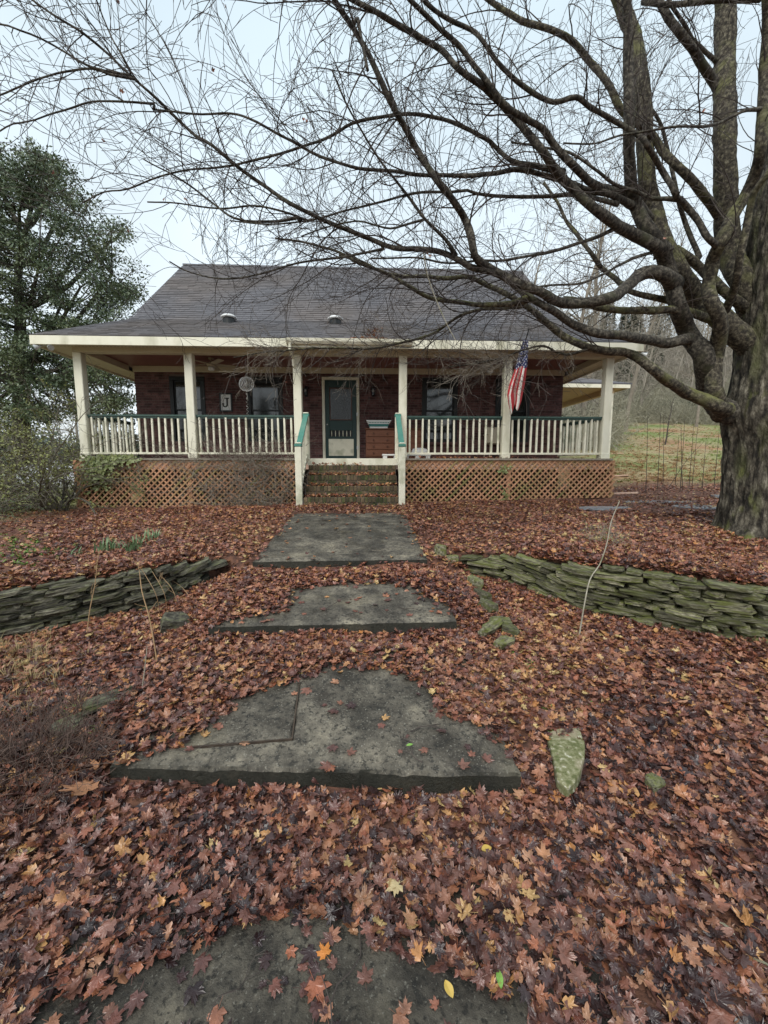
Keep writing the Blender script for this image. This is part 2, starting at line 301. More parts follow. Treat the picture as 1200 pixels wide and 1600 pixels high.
def leaf_mat():
    m = bpy.data.materials.new('fallen_maple_leaf'); m.use_nodes = True; nt = m.node_tree; n = nt.nodes; L = nt.links.new; b = n['Principled BSDF']
    at = n.new('ShaderNodeAttribute'); at.attribute_type = 'INSTANCER'; at.attribute_name = 'tint'
    r = ramp(nt, [(0.0,(0.020,0.010,0.010)), (0.13,(0.052,0.023,0.021)), (0.28,(0.128,0.048,0.037)), (0.43,(0.215,0.077,0.050)),
                  (0.58,(0.305,0.106,0.053)), (0.73,(0.345,0.165,0.098)), (0.86,(0.40,0.165,0.050)), (0.95,(0.43,0.26,0.11)), (1.0,(0.45,0.33,0.14))])
    L(at.outputs['Fac'], r.inputs[0])
    r2 = ramp(nt, [(0.0,(.024,.013,.013)), (.14,(.062,.034,.031)), (.32,(.118,.062,.049)), (.50,(.188,.098,.069)), (.66,(.262,.136,.076)), (.80,(.335,.19,.108)), (.91,(.42,.23,.09)), (1.0,(.47,.33,.15))]); L(at.outputs['Fac'], r2.inputs[0])
    ag = n.new('ShaderNodeAttribute'); ag.attribute_type = 'INSTANCER'; ag.attribute_name = 'age'; mxa = n.new('ShaderNodeMix'); mxa.data_type = 'RGBA'
    L(ag.outputs['Fac'], mxa.inputs[0]); L(r.outputs[0], mxa.inputs[6]); L(r2.outputs[0], mxa.inputs[7])
    tc = n.new('ShaderNodeTexCoord'); no = n.new('ShaderNodeTexNoise'); no.inputs['Scale'].default_value = 2.6; no.inputs['Detail'].default_value = 5
    no.noise_dimensions = '4D'; mu = n.new('ShaderNodeMath'); mu.operation = 'MULTIPLY'; mu.inputs[1].default_value = 91.0
    L(at.outputs['Fac'], mu.inputs[0]); L(mu.outputs[0], no.inputs['W']); L(tc.outputs['Object'], no.inputs['Vector'])
    mr = n.new('ShaderNodeMapRange'); mr.inputs[1].default_value = 0.3; mr.inputs[2].default_value = 0.7; mr.inputs[3].default_value = 0.62; mr.inputs[4].default_value = 1.35
    L(no.outputs['Fac'], mr.inputs[0]); sc = n.new('ShaderNodeVectorMath'); sc.operation = 'SCALE'; L(mxa.outputs[2], sc.inputs[0]); L(mr.outputs[0], sc.inputs['Scale'])
    L(sc.outputs[0], b.inputs['Base Color']); b.inputs['Roughness'].default_value = 0.30; b.inputs['Specular IOR Level'].default_value = 0.55
    nb = n.new('ShaderNodeTexNoise'); nb.inputs['Scale'].default_value = 7.0; nb.inputs['Detail'].default_value = 3; L(tc.outputs['Object'], nb.inputs['Vector'])
    bp = n.new('ShaderNodeBump'); bp.inputs['Strength'].default_value = 0.5; bp.inputs['Distance'].default_value = 0.006; L(nb.outputs['Fac'], bp.inputs['Height']); L(bp.outputs[0], b.inputs['Normal'])
    return m
M['leaf'] = leaf_mat()

def glass_mat():
    m = bpy.data.materials.new('window_glass'); m.use_nodes = True; b = m.node_tree.nodes['Principled BSDF']
    n = m.node_tree.nodes; L = m.node_tree.links.new
    no = n.new('ShaderNodeTexNoise'); no.inputs['Scale'].default_value = 1.5; tc = n.new('ShaderNodeTexCoord'); L(tc.outputs['Object'], no.inputs['Vector'])
    r = ramp(m.node_tree, [(0.3,(0.010,0.012,0.013)), (0.7,(0.02,0.022,0.024))]); L(no.outputs['Fac'], r.inputs[0]); L(r.outputs[0], b.inputs['Base Color'])
    b.inputs['Roughness'].default_value = 0.06; b.inputs['IOR'].default_value = 1.75
    return m
M['glass'] = glass_mat()
def screen_mat():
    m = bpy.data.materials.new('insect_screen'); m.use_nodes = True; nt = m.node_tree; n = nt.nodes; L = nt.links.new; b = n['Principled BSDF']
    no = n.new('ShaderNodeTexNoise'); no.inputs['Scale'].default_value = 40; r = ramp(nt, [(0.3,(0.02,0.021,0.022)), (0.7,(0.032,0.033,0.034))]); L(no.outputs['Fac'], r.inputs[0]); L(r.outputs[0], b.inputs['Base Color'])
    b.inputs['Roughness'].default_value = 0.22; b.inputs['IOR'].default_value = 1.7
    return m
M['screen'] = screen_mat()

# ------------------------------------------------------------------ the lie of the land
RW = [(1.31,4.80,.27,.47), (1.69,4.54,.23,.51), (2.10,3.86,.17,.585), (2.57,3.57,.135,.62), (2.97,3.30,.11,.595), (3.40,3.16,.08,.545), (4.9,2.75,.02,.25), (9,2.4,-.06,.08)]
LW = [(-9,2.4,-.08,.40), (-5.0,3.05,-.02,.44), (-3.27,3.58,.045,.48), (-2.73,3.76,.10,.52), (-2.16,4.03,.17,.55), (-1.75,4.65,.28,.47)]
RWa, LWa = np.array(RW), np.array(LW)
PY = [-40,-2,0,1.4,1.84,1.86,2.6,3.1,3.22,4.4,4.66,4.72,7.3,8.2,9.4]
PZ = [-1.2,-.28,-.2,-.13,-.085,-.08,.10,.155,.17,.36,.385,.47,.735,.80,.80]
def sstep(t): t = np.clip(t, 0, 1); return t*t*(3-2*t)
HZ = lambda x: .72 + .0155*np.clip(x, -9, 9)
def _side(x, y, W):
    yw, zb, zt = (np.interp(x, W[:,0], W[:,i]) for i in (1, 2, 3))
    low = np.interp(y, [-40,-2,0,1.4,2,3,3.6,4.8], [-1.2,-.28,-.2,-.13,-.06,.10,.18,.30])
    loww = np.interp(yw, [-40,-2,0,1.4,2,3,3.6,4.8], [-1.2,-.28,-.2,-.13,-.06,.10,.18,.30])
    low = low + (zb - loww)*sstep(y/np.maximum(yw, .1))
    upp = zt + .02 + (HZ(x) - zt)*np.clip((y-yw)/(9.4-yw), 0, 1)**.85
    return low + (upp-low)*sstep((y-yw-.10)/.10)
def ground(x, y):
    x = np.asarray(x, float); y = np.asarray(y, float)
    p = np.interp(y, PY, PZ) + .0*x
    h = np.where(x > 0, _side(x, y, RWa), _side(x, y, LWa))
    wp = np.where(x > 0, 1 - sstep((x-.85)/.5), 1 - sstep((-x-1.38)/.45))
    h = p*wp + h*(1-wp)
    rise = np.interp(y, [9.4,12,20,42,60,140,400], [0,.12,1.3,5.0,10,42,60])
    ang = np.clip(x/np.maximum(y, 1), -2, 3)
    h = h + rise*sstep((ang-.12)/.3)
    far = sstep((y-11)/6)
    h = h + far*(.14*np.sin(x*.31+1)*np.cos(y*.23) + .05*np.sin(x*1.1+y*.7))
    fd = sstep((x-4.2)/.8)*sstep((9.6-x)/.8)*sstep((y-6.9)/.5)*sstep((9.3-y)/.5)*.85; h = h*(1-fd) + .775*fd
    h = h + .018*(1-fd)*np.sin(x*3.1+.5)*np.cos(y*2.7) + .012*np.sin(x*7.3+y*5.1)
    return h
def gz(x, y): return float(ground(x, y))

def axis(dense0, dense1, step, lo, hi):
    a = list(np.arange(dense0, dense1+1e-6, step)); s = step; v = dense0
    while v > lo: s *= 1.18; v -= s; a.insert(0, max(v, lo))
    s = step; v = dense1
    while v < hi: s *= 1.18; v += s; a.append(min(v, hi))
    return np.array(sorted(set(a)))
gx = axis(-7, 8, .07, -260, 320); gy = axis(0, 9.5, .07, -60, 420)
X, Y = np.meshgrid(gx, gy); Z = ground(X, Y)
nx, ny = len(gx), len(gy)
gm = MB(); gm.v = list(map(tuple, np.stack([X.ravel(), Y.ravel(), Z.ravel()], 1)))
gm.f = [(j*nx+i, j*nx+i+1, (j+1)*nx+i+1, (j+1)*nx+i) for j in range(ny-1) for i in range(nx-1)]

def ground_mat():
    m = bpy.data.materials.new('leafy_ground'); m.use_nodes = True; nt = m.node_tree; n = nt.nodes; L = nt.links.new; b = n['Principled BSDF']
    ge = n.new('ShaderNodeNewGeometry'); pos = ge.outputs['Position']; sp = n.new('ShaderNodeSeparateXYZ'); L(pos, sp.inputs[0])
    def noise(sc, det=8): q = n.new('ShaderNodeTexNoise'); q.inputs['Scale'].default_value = sc; q.inputs['Detail'].default_value = det; q.inputs['Roughness'].default_value = .65; L(pos, q.inputs['Vector']); return q.outputs['Fac']
    def mix(f, a, c): q = n.new('ShaderNodeMix'); q.data_type = 'RGBA'; L(f, q.inputs[0]); L(a, q.inputs[6]); L(c, q.inputs[7]); return q.outputs[2]
    def mrange(f, a, c): q = n.new('ShaderNodeMapRange'); q.inputs[1].default_value = a; q.inputs[2].default_value = c; q.interpolation_type = 'SMOOTHSTEP'; L(f, q.inputs[0]); return q.outputs[0]
    lit = ramp(nt, [(.3,(.045,.026,.020)), (.45,(.10,.05,.036)), (.58,(.17,.08,.05)), (.72,(.25,.13,.08))]); L(noise(14, 12), lit.inputs[0])
    gr = ramp(nt, [(.40,(.18,.22,.07)), (.47,(.26,.255,.11)), (.54,(.34,.27,.15)), (.62,(.32,.19,.10))]); L(noise(.22, 9), gr.inputs[0])
    gf = ramp(nt, [(.3,(.55,.55,.55)), (.7,(1.2,1.2,1.2))]); L(noise(5, 10), gf.inputs[0])
    gm_ = n.new('ShaderNodeMix'); gm_.data_type = 'RGBA'; gm_.blend_type = 'MULTIPLY'; gm_.inputs[0].default_value = 1; L(gr.outputs[0], gm_.inputs[6]); L(gf.outputs[0], gm_.inputs[7])
    wood = ramp(nt, [(.35,(.12,.10,.072)), (.65,(.21,.175,.13))]); L(noise(1.5, 10), wood.inputs[0])
    # how far out: the lawn begins behind the drive and to the left of the house
    a1 = n.new('ShaderNodeMath'); a1.operation = 'MULTIPLY_ADD'; a1.inputs[1].default_value = 3.0; L(noise(.7), a1.inputs[0]); L(sp.outputs['Y'], a1.inputs[2])
    f1 = mrange(a1.outputs[0], 12.8, 14.6); c = mix(f1, lit.outputs[0], gm_.outputs[2])
    a2 = n.new('ShaderNodeMath'); a2.operation = 'MULTIPLY_ADD'; a2.inputs[1].default_value = 2.5; L(noise(.9), a2.inputs[0]); L(sp.outputs['X'], a2.inputs[2])
    f2 = mrange(a2.outputs[0], -4.6, -6.0); c = mix(f2, c, gm_.outputs[2])
    f3 = mrange(sp.outputs['Y'], 42, 47); c = mix(f3, c, wood.outputs[0])
    L(c, b.inputs['Base Color']); b.inputs['Roughness'].default_value = .85; b.inputs['Specular IOR Level'].default_value = .25
    bp = n.new('ShaderNodeBump'); bp.inputs['Strength'].default_value = .7; bp.inputs['Distance'].default_value = .03; L(noise(24, 8), bp.inputs['Height']); L(bp.outputs[0], b.inputs['Normal'])
    return m
M['ground'] = ground_mat()
for k, (vx, vy, vz) in enumerate(gm.v):                        # bedding cut for the four path slabs
    for x0_, x1_, f0, f1, za, zb_ in ((-1.33,.71,4.66,7.28,.50,.75), (-1.32,.76,3.27,4.42,.285,.40), (-1.36,.77,1.93,3.0,.05,.19), (-1.30,.80,-1.6,1.55,-.20,-.10)):
        if x0_+.02 < vx < x1_-.02 and f0+.03 < vy < f1-.02: vz = min(vz, za+(zb_-za)*(vy-f0)/(f1-f0)-.05)
    gm.v[k] = (vx, vy, vz)
gnd = obj('ground', gm, M['ground'], smooth=True); tag(gnd, 'leaf covered yard rising to a grassy field and wooded slope', 'ground', kind='structure')

# ------------------------------------------------------------------ concrete path: four slabs stepping down to the camera
gA, gB, gC = onZ(468,1058,.17).xy, onZ(456,1147,.10).xy, onZ(300,1157,.10).xy; GROOVE = [(tuple(gA), tuple(gB)), (tuple(gB), tuple(gC))]
SLABS = []   # (x0,x1,yfront,yback,zfront,zback)
def slab(label, x0l, x1l, yf0, yf1, yb, zf, zb, thick, seed, crack=False):
    """front edge from (x0l,yf0) to (x1l,yf1); back edge at yb"""
    nxs, nys = (150, 90) if crack else (44, 40); mb = MB(); rr = random.Random(seed); top = []
    W = x1l - x0l
    for j in range(nys+1):
        v = j/nys
        for i in range(nxs+1):
            u = i/nxs
            yfr = yf0 + (yf1-yf0)*u; x = x0l + W*u; y = yfr + (yb-yfr)*v; z = zf + (zb-zf)*v
            e = min(u, 1-u)*W; ef = min(v, 1-v)*(yb-yfr)
            d = min(e, ef); nz = mnoise.noise(Vector((x*3, y*3, seed)))
            if d < 1e-6:                                     # worn, wavering arris
                wv = .012*mnoise.noise(Vector((x*5, y*5, seed+3))) + .008*mnoise.noise(Vector((x*19, y*19, seed)))
                if u in (0, 1): x += wv
                if v in (0, 1): y += wv
                z -= .018 + .014*max(0, mnoise.noise(Vector((x*9, y*9, seed+7)))-.15)
            elif d < .055: z -= .005
            if crack:
                for (ax_, ay_), (bx_, by_) in GROOVE:
                    tt = max(0, min(1, ((x-ax_)*(bx_-ax_)+(y-ay_)*(by_-ay_))/((bx_-ax_)**2+(by_-ay_)**2))); dd = math.hypot(x-ax_-(bx_-ax_)*tt, y-ay_-(by_-ay_)*tt)
                    if dd < .014: z -= .016*(1-dd/.014)
            z += .004*nz + .002*mnoise.noise(Vector((x*14, y*14, seed)))
            mb.v.append((x, y, z))
    Wn = nxs+1
    mb.f = [(j*Wn+i, j*Wn+i+1, (j+1)*Wn+i+1, (j+1)*Wn+i) for j in range(nys) for i in range(nxs)]
    ring = [i for i in range(Wn)] + [j*Wn+nxs for j in range(1, nys+1)] + [nys*Wn+i for i in range(nxs-1, -1, -1)] + [j*Wn for j in range(nys-1, 0, -1)]
    b = len(mb.v)
    for k in ring: x, y, z = mb.v[k]; mb.v.append((x, y, z-thick))
    m_ = len(ring); mb.f += [(ring[(k+1) % m_], ring[k], b+k, b+(k+1) % m_) for k in range(m_)]
    o = obj('path', mb, M['concrete'], origin=(x0l+W/2, (yf0+yb)/2, zf-thick), smooth=False)
    SLABS.append((x0l, x1l, min(yf0, yf1), yb, zf, zb, yf0, yf1))
    return tag(o, label, 'path', 'concrete path slabs', 'structure')
slab('clean grey concrete path slab just below the brick steps', -1.33, .71, 4.66, 4.69, 7.28, .50, .75, .26, 1)
slab('half buried concrete path slab in the middle of the path', -1.32, .76, 3.27, 3.30, 4.42, .285, .40, .24, 2)
NEAR_SLAB = slab('near concrete path slab with a grooved panel and thick dark front edge', -1.36, .77, 2.00, 1.85, 3.0, .045, .19, .24, 3, True)
slab('leaf strewn dark concrete at the very front of the picture', -1.30, .80, -1.6, -1.6, 1.55, -.20, -.10, .2, 4).data.materials[0] = M['concrete_wet']
def joint(a, b, n=14):
    mb = MB(); A, B = Vector((*a, 0)), Vector((*b, 0)); w = (B-A).normalized(); w = Vector((-w.y, w.x, 0)); x0, x1, ym, yb, zf, zb, f0, f1 = SLABS[2]
    for i in range(n+1):
        p = A.lerp(B, i/n); u = (p.x-x0)/(x1-x0); yf = f0+(f1-f0)*u; z = zf+(zb-zf)*(p.y-yf)/(yb-yf); h = .004*(1+.5*mnoise.noise(p*25))
        for q, dz in ((-h, -.012), (-h, .0015), (h, .0015), (h, -.012)): mb.v.append((p.x+w.x*q, p.y+w.y*q, z+dz+.001))
    mb.f = [(4*i+k, 4*i+(k+1) % 4, 4*i+4+(k+1) % 4, 4*i+4+k) for i in range(n) for k in range(4)] + [(3,2,1,0), (4*n,4*n+1,4*n+2,4*n+3)]
    obj('joint_dirt', mb, M['soil'], NEAR_SLAB)
for g_ in GROOVE: joint(*g_)
def slab_top(x, y):
    z = np.full(np.shape(x), -9.0)
    for x0, x1, ym, yb, zf, zb, a, b in SLABS:
        u = np.clip((x-x0)/(x1-x0), 0, 1); yf = a+(b-a)*u; v = (y-yf)/(yb-yf)
        ins = (x > x0) & (x < x1) & (v > 0) & (v < 1)
        z = np.where(ins, zf+(zb-zf)*v, z)
    return z
# ------------------------------------------------------------------ dry-stone retaining walls, stone by stone
def stone_mesh(seed):
    rr = random.Random(seed); n = 9; rings = []
    base = [1 + rr.uniform(-.22, .10) for _ in range(n)]; mb = MB()
    for k, (h, s) in enumerate(((-.5, .93), (-.36, 1.0), (.30, .985), (.5, .94))):
        for i in range(n):
            a = 2*math.pi*(i+.5)/n + rr.uniform(-.16, .16); ca, sa = math.cos(a), math.sin(a)
            q = (abs(ca)**7 + abs(sa)**7)**(-1/7)            # a broken block
            rad = .5*min(q, 1.28)*base[i]*s*(1+rr.uniform(-.04, .04))
            mb.v.append((rad*ca, rad*sa, h + rr.uniform(-.13, .13)))
    mb.f = [(k*n+i, k*n+(i+1) % n, (k+1)*n+(i+1) % n, (k+1)*n+i) for k in range(3) for i in range(n)]
    mb.f += [tuple(range(n))[::-1], tuple(3*n+i for i in range(n))]
    return mb.mesh('stone')
STV = [stone_mesh(100+i) for i in range(14)]
for me in STV: me.materials.append(M['stone'])
STD = [stone_mesh(200+i) for i in range(10)]
for me in STD: me.materials.append(M['stonedark'])

def stone_wall(W, x0, x1, label, dark, seed, tilt=0):
    rr = random.Random(seed); Wa = np.array(W)
    f = lambda x, i: float(np.interp(x, Wa[:,0], Wa[:,i]))
    root = empty('stone_wall', (.5*(x0+x1), f(.5*(x0+x1), 1), f(.5*(x0+x1), 2)), label, 'stone wall')
    bk = MB(); N = 26                                          # the earth and rubble packed behind the face
    for i in range(N+1):
        x = x0+.05+(x1-x0-.1)*i/N; y = f(x, 1)+.10; bk.v += [(x, y, f(x, 2)-.15), (x, y, f(x, 3)-.03), (x, y+.14, f(x, 3)-.03), (x, y+.14, f(x, 2)-.15)]
    bk.f = [(4*i+a, 4*(i+1)+a, 4*(i+1)+(a+1) % 4, 4*i+(a+1) % 4) for i in range(N) for a in range(4)]
    obj('rubble_core', bk, M['soil'], root)
    course = 0; lvl = 0.0; hmax = max(f(x, 3)-f(x, 2) for x in np.linspace(x0, x1, 30)) + .02
    while lvl < hmax:
        th = rr.uniform(.027, .050); x = x0 - rr.uniform(0, .15)
        while x < x1:
            Ls = rr.choice((rr.uniform(.13, .24), rr.uniform(.2, .4), rr.uniform(.28, .46))); xc = x + Ls*.4
            dydx = (f(xc+.1, 1) - f(xc-.1, 1))/.2; dzdx = (f(xc+.1, 2) - f(xc-.1, 2))/.2; ss = math.sqrt(1+dydx**2)
            if xc > x1: break
            zz = f(xc, 2) - .05 + lvl
            if zz + th*.3 < f(xc, 3) + .01:
                dd = rr.uniform(.16, .24); tk = th*rr.uniform(.8, 1.15)
                inst('stone', rr.choice(STD if dark else STV), root, (xc, f(xc, 1)+.055+rr.uniform(-.04, .045), zz + th/2 + rr.uniform(-.006, .006)),
                     (rr.uniform(-.06, .06), -math.atan(dzdx)/1.2 + rr.uniform(-.07, .07), math.atan(dydx)+rr.uniform(-.06, .06)), (Ls*1.02, dd, tk*1.12))
            x += Ls/ss*.98
        lvl += th*.97
    return root
stone_wall(RW, 1.31, 4.4, 'low mossy green dry-stone retaining wall on the right below the big tree', False, 5)
stone_wall(LW, -4.6, -1.78, 'low dark dry-stone retaining wall on the left with dry stalks before it', True, 6)

# loose stones (each lies on the ground by itself)
def loose(px, py, z, L, W_, T, rz, label, group=None, tilt=(0,0), me=None, grow=0):
    p = onZ(px, py, z); g = gz(p.x, p.y)
    o = inst('stone', me or rnd.choice(STV), None, (p.x, p.y, g + T*.35 + grow), (tilt[0], tilt[1], rz), (L, W_, T))
    return tag(o, label, 'stone', group)
M['lichen'] = pmat('lichen_stone', [(0.40,(0.10,0.11,0.04)), (0.5,(0.175,0.175,0.085)), (0.58,(0.25,0.24,0.14)), (0.66,(0.52,0.50,0.40))], 30, .9, .6, 60, stain=(.30,.25,.17), stain_scale=5, stain_rng=(.52,.66), detail=12)
def flat_stone(outline, z, T, mat, label):
    P = [onZ(a_, b_, z) for a_, b_ in outline]; c = sum(P, Vector())/len(P); g0 = gz(c.x, c.y); mb = MB(); n = len(P)
    D = []
    for i in range(n):
        for t in (0, .34, .67): q = P[i].lerp(P[(i+1) % n], t); q = q + (q-c)*.05*mnoise.noise(q*30); D.append(q)
    n = len(D)
    for s_, h in ((1.0, -T), (1.0, -.010), (.95, 0), (.6, .003)):
        for q in D: e = c+(q-c)*s_; mb.v.append((e.x, e.y, g0+T+h+.004*mnoise.noise(e*20)))
    mb.v.append((c.x, c.y, g0+T+.004)); mb.f = [(k*n+i, k*n+(i+1) % n, (k+1)*n+(i+1) % n, (k+1)*n+i) for k in range(3) for i in range(n)] + [(3*n+i, 3*n+(i+1) % n, 4*n) for i in range(n)]
    return tag(obj('stone', mb, mat, origin=(c.x, c.y, g0)), label, 'stone')
flat_stone([(852,1152),(878,1143),(905,1143),(914,1165),(913,1190),(903,1222),(888,1238),(870,1222),(862,1185)], -.03, .06, M['lichen'], 'flat pale green lichen spotted stone among leaves right of the near slab')
loose(275, 978, .17, .24, .2, .13, .4, 'angular grey stone standing at the left wall end', 'path edge stones', (.2, .1), STD[1])
loose(172, 1098, .06, .30, .16, .04, .75, 'flat slate stone half buried in leaves on the left', None, (0, 0), STD[2], .012)
loose(110, 1130, .04, .20, .16, .05, .5, 'small flat slate under leaves above the dead shrub', None, (0, 0), STD[3], .01)
for k, (px, py, z, L, W_, T, rz, t, lb) in enumerate([
        (742, 893, .42, .14, .18, .10, .2, (.1,.2), 'mossy edging stone nearest the head of the right stone wall'),
        (752, 915, .36, .15, .24, .08, .3, (.0,.25), 'second edging stone down from the right wall head'),
        (764, 938, .32, .16, .2, .08, .5, (.1,.2), 'third edging stone beside the middle slab'),
        (783, 958, .30, .22, .13, .06, -.2, (.15,.1), 'yellow green mossy edging stone atop a leaning slate'),
        (768, 973, .26, .30, .09, .10, .75, (.5,0), 'thin slate leaning on edge beside the middle slab corner'),
        (797, 975, .24, .16, .11, .06, -.4, (.1,.25), 'small grey edging stone right of the leaning slate'),
        (787, 995, .22, .20, .08, .08, .6, (.4,0), 'lowest slate of the edging row tilted in the leaves'),
        (688, 868, .48, .16, .15, .12, .1, (0,0), 'round mossy stone at the right corner of the far slab'),
        (706, 871, .47, .20, .12, .07, .0, (0,0), 'flat grey stone beside the round mossy one'),
        (1022, 1215, -.02, .10, .08, .04, .3, (0,0), 'little grey stone lying in leaves at right')]):
    loose(px, py, z, L, W_, T, rz, lb, 'path edge stones', t, grow=.02)

# ------------------------------------------------------------------ the house
HX0, HX1, WY = -6.15, 5.45, 11.3           # brick front wall
FY, FZ = 9.5, 1.76                        # post line, porch floor
POSTX = [-6.33, -3.95, -1.56, .83, 3.25, 5.63]
BZ, CEZ = 4.06, 4.212                      # beam underside, ceiling
house = empty('brick_house', (-.35, 14.7, .70), 'low red brick house with grey shingle roof and full width front porch', 'house')
OPEN = {'w1': (-5.25, -4.33, 2.22, 3.95), 'w2': (-3.22, -2.27, 2.22, 3.95), 'w3': (1.52, 2.50, 2.22, 3.97), 'w4': (3.56, 4.52, 2.22, 3.97), 'door': (-1.21, -.20, 1.70, 3.97)}

# front wall as cells around the openings
wl = MB(); xs = sorted({HX0+.004, HX1-.004, *[o[0] for o in OPEN.values()], *[o[1] for o in OPEN.values()]})
zs = sorted({.55, 4.24, *[o[2] for o in OPEN.values()], *[o[3] for o in OPEN.values()]})
for i in range(len(xs)-1):
    for k in range(len(zs)-1):
        cx, cz = (xs[i]+xs[i+1])/2, (zs[k]+zs[k+1])/2
        if any(o[0] < cx < o[1] and o[2] < cz < o[3] for o in OPEN.values()): continue
        wl.box(xs[i], xs[i+1], WY+.008, WY+.22, zs[k], zs[k+1])
wall = obj('wall', wl, M['mortar'], house)
bk = MB(); zc = FZ - .2; row = 0
rr = random.Random(3)
while zc < 4.06:
    x = HX0 - (.105 if row % 2 else 0)
    while x < HX1:
        a, b = max(x, HX0)+.001, min(x+.2, HX1)-.001; z0, z1 = zc, min(zc+.058, 4.058)
        segs = [(a, b)]
        for o in OPEN.values():
            if z1 > o[2] and z0 < o[3]:
                new = []
                for s0, s1 in segs:
                    if s1 <= o[0] or s0 >= o[1]: new.append((s0, s1)); continue
                    if s0 < o[0]: new.append((s0, o[0]))
                    if s1 > o[1]: new.append((o[1], s1))
                segs = new
        for s0, s1 in segs:
            if s1-s0 > .02:
                y0 = WY - rr.uniform(0, .004)
                bk.add([(s0,y0,z0), (s1,y0,z0), (s1,y0,z1), (s0,y0,z1), (s0,WY+.03,z0), (s1,WY+.03,z0), (s1,WY+.03,z1), (s0,WY+.03,z1)],
                       [(0,1,2,3), (3,2,6,7), (1,5,6,2), (4,0,3,7), (4,5,1,0)])
        x += .21
    zc += .068; row += 1
bo = obj('bricks', bk, M['brick'], wall); bo['kind'] = 'stuff'
sd = MB()
for xa, xb in ((HX0+.006, HX0+.22), (HX1-.22, HX1-.006)): sd.box(xa, xb, WY+.222, 18.3, .5, 4.4)
sd.box(HX0+.222, HX1-.222, 18.08, 18.3, .5, 4.4); obj('side_wall', sd, M['brick'], house)
gb = MB()
for x in (HX0+.01, HX1-.16): gb = MB(); gb.prism([(x, 11.5, 4.41), (x, 18.1, 4.41), (x, 14.7, 8.1)], (.15, 0, 0)); obj('gable_wall', gb, M['cream'], house)

# windows
def window(key):
    x0, x1, z0, z1 = OPEN[key]; f = MB(); t = .10
    f.box(x0, x1, WY-.025, WY+.10, z1-t, z1, .006).box(x0, x0+t, WY-.025, WY+.10, z0, z1-t-.001, .006).box(x1-t, x1, WY-.025, WY+.10, z0, z1-t-.001, .006).box(x0+t+.001, x1-t-.001, WY-.025, WY+.10, z0, z0+.07, .006)
    w = obj('window', f, M['black'], house)
    zm = z0 + .53*(z1-z0) - .05
    for a, b, yy in ((z0+.071, zm+.02, WY+.06), (zm-.02, z1-t-.001, WY+.025)):
        s = MB(); q = .04
        s.box(x0+t+.001, x1-t-.001, yy, yy+.03, b-q, b).box(x0+t+.001, x1-t-.001, yy, yy+.03, a, a+q).box(x0+t+.001, x0+t+q, yy, yy+.03, a+q, b-q).box(x1-t-q, x1-t-.001, yy, yy+.03, a+q, b-q)
        obj('sash', s, M['black'], w)
        p = MB(); p.box(x0+t+q+.001, x1-t-q-.001, yy+.011, yy+.017, a+q+.001, b-q-.001); obj('pane', p, M['glass'], w)
    s = MB(); s.box(x0-.04, x1+.04, WY-.06, WY-.027, z0-.06, z0+.02, .008); obj('sill', s, M['brick'], w)
    return w
for k in ('w1', 'w2', 'w3', 'w4'): window(k)

# entrance: cream trim and green screen door
x0, x1, z0, z1 = OPEN['door']; t = MB()
t.box(x0, x0+.075, WY-.03, WY+.1, FZ+.002, z1-.076, .006).box(x1-.075, x1, WY-.03, WY+.1, FZ+.002, z1-.076, .006).box(x0, x1, WY-.03, WY+.1, z1-.075, z1, .006)
obj('door_frame', t, M['cream'], house)
th = MB(); th.box(x0, x1, WY-.06, WY+.1, FZ-.05, FZ+.0015, 0); obj('threshold', th, M['deck'], house)
a, b = x0+.082, x1-.082; d = MB(); zb, zt = FZ+.03, z1-.085
d.box(a, a+.115, WY-.02, WY+.02, zb, zt, .005).box(b-.115, b, WY-.02, WY+.02, zb, zt, .005)
for q0, q1 in ((zb, zb+.11), (zb+.53, zb+.60), (zb+.76, zb+1.03), (zt-.19, zt)): d.box(a+.1155, b-.1155, WY-.019, WY+.019, q0, q1, .004)
door = obj('screen_door', d, M['doorgreen'], house); tag(door, 'dark green wooden screen door with white kick panel')
p = MB(); p.box(a+.08, b-.08, WY-.032, WY-.021, zb+.07, zb+.53, .006); obj('kick_panel', p, M['white'], door)
s = MB(); s.box(a+.1155, b-.1155, WY+.002, WY+.008, zb+1.031, zt-.191); obj('screen', s, M['screen'], door)
fr = MB(); q0, q1 = zb+1.035, zt-.195
fr.box(a+.118, b-.118, WY-.016, WY+.001, q0, q0+.022).box(a+.118, b-.118, WY-.016, WY+.001, q1-.022, q1).box(a+.118, a+.14, WY-.016, WY+.001, q0+.0225, q1-.0225).box(b-.14, b-.118, WY-.016, WY+.001, q0+.0225, q1-.0225)
obj('screen_frame', fr, M['wooddark'], door)
bd = MB(); bd.box(a+.1155, b-.1155, WY+.01, WY+.016, zb+.601, zb+.759); obj('backing', bd, M['black'], door)
for i in range(6):
    xx = a+.165 + i*(b-a-.33)/5; s = MB(); s.lathe([(.008,zb+.6), (.010,zb+.64), (.014,zb+.68), (.010,zb+.72), (.008,zb+.76)], (xx, WY-.005, 0), 8); obj('spindle', s, M['white'], door)
for zz in (zb+.25, zb+1.15, zb+1.9): h = MB(); h.box(b+.0005, b+.045, WY-.045, WY-.031, zz, zz+.09, .004); obj('hinge', h, M['plastic'], door)
h = MB(); h.lathe([(.008,-.06), (.008,-.03), (.02,-.025), (.02,-.02)], (a+.05, WY, zb+.92), 10, 'y'); obj('handle', h, M['galv'], door)

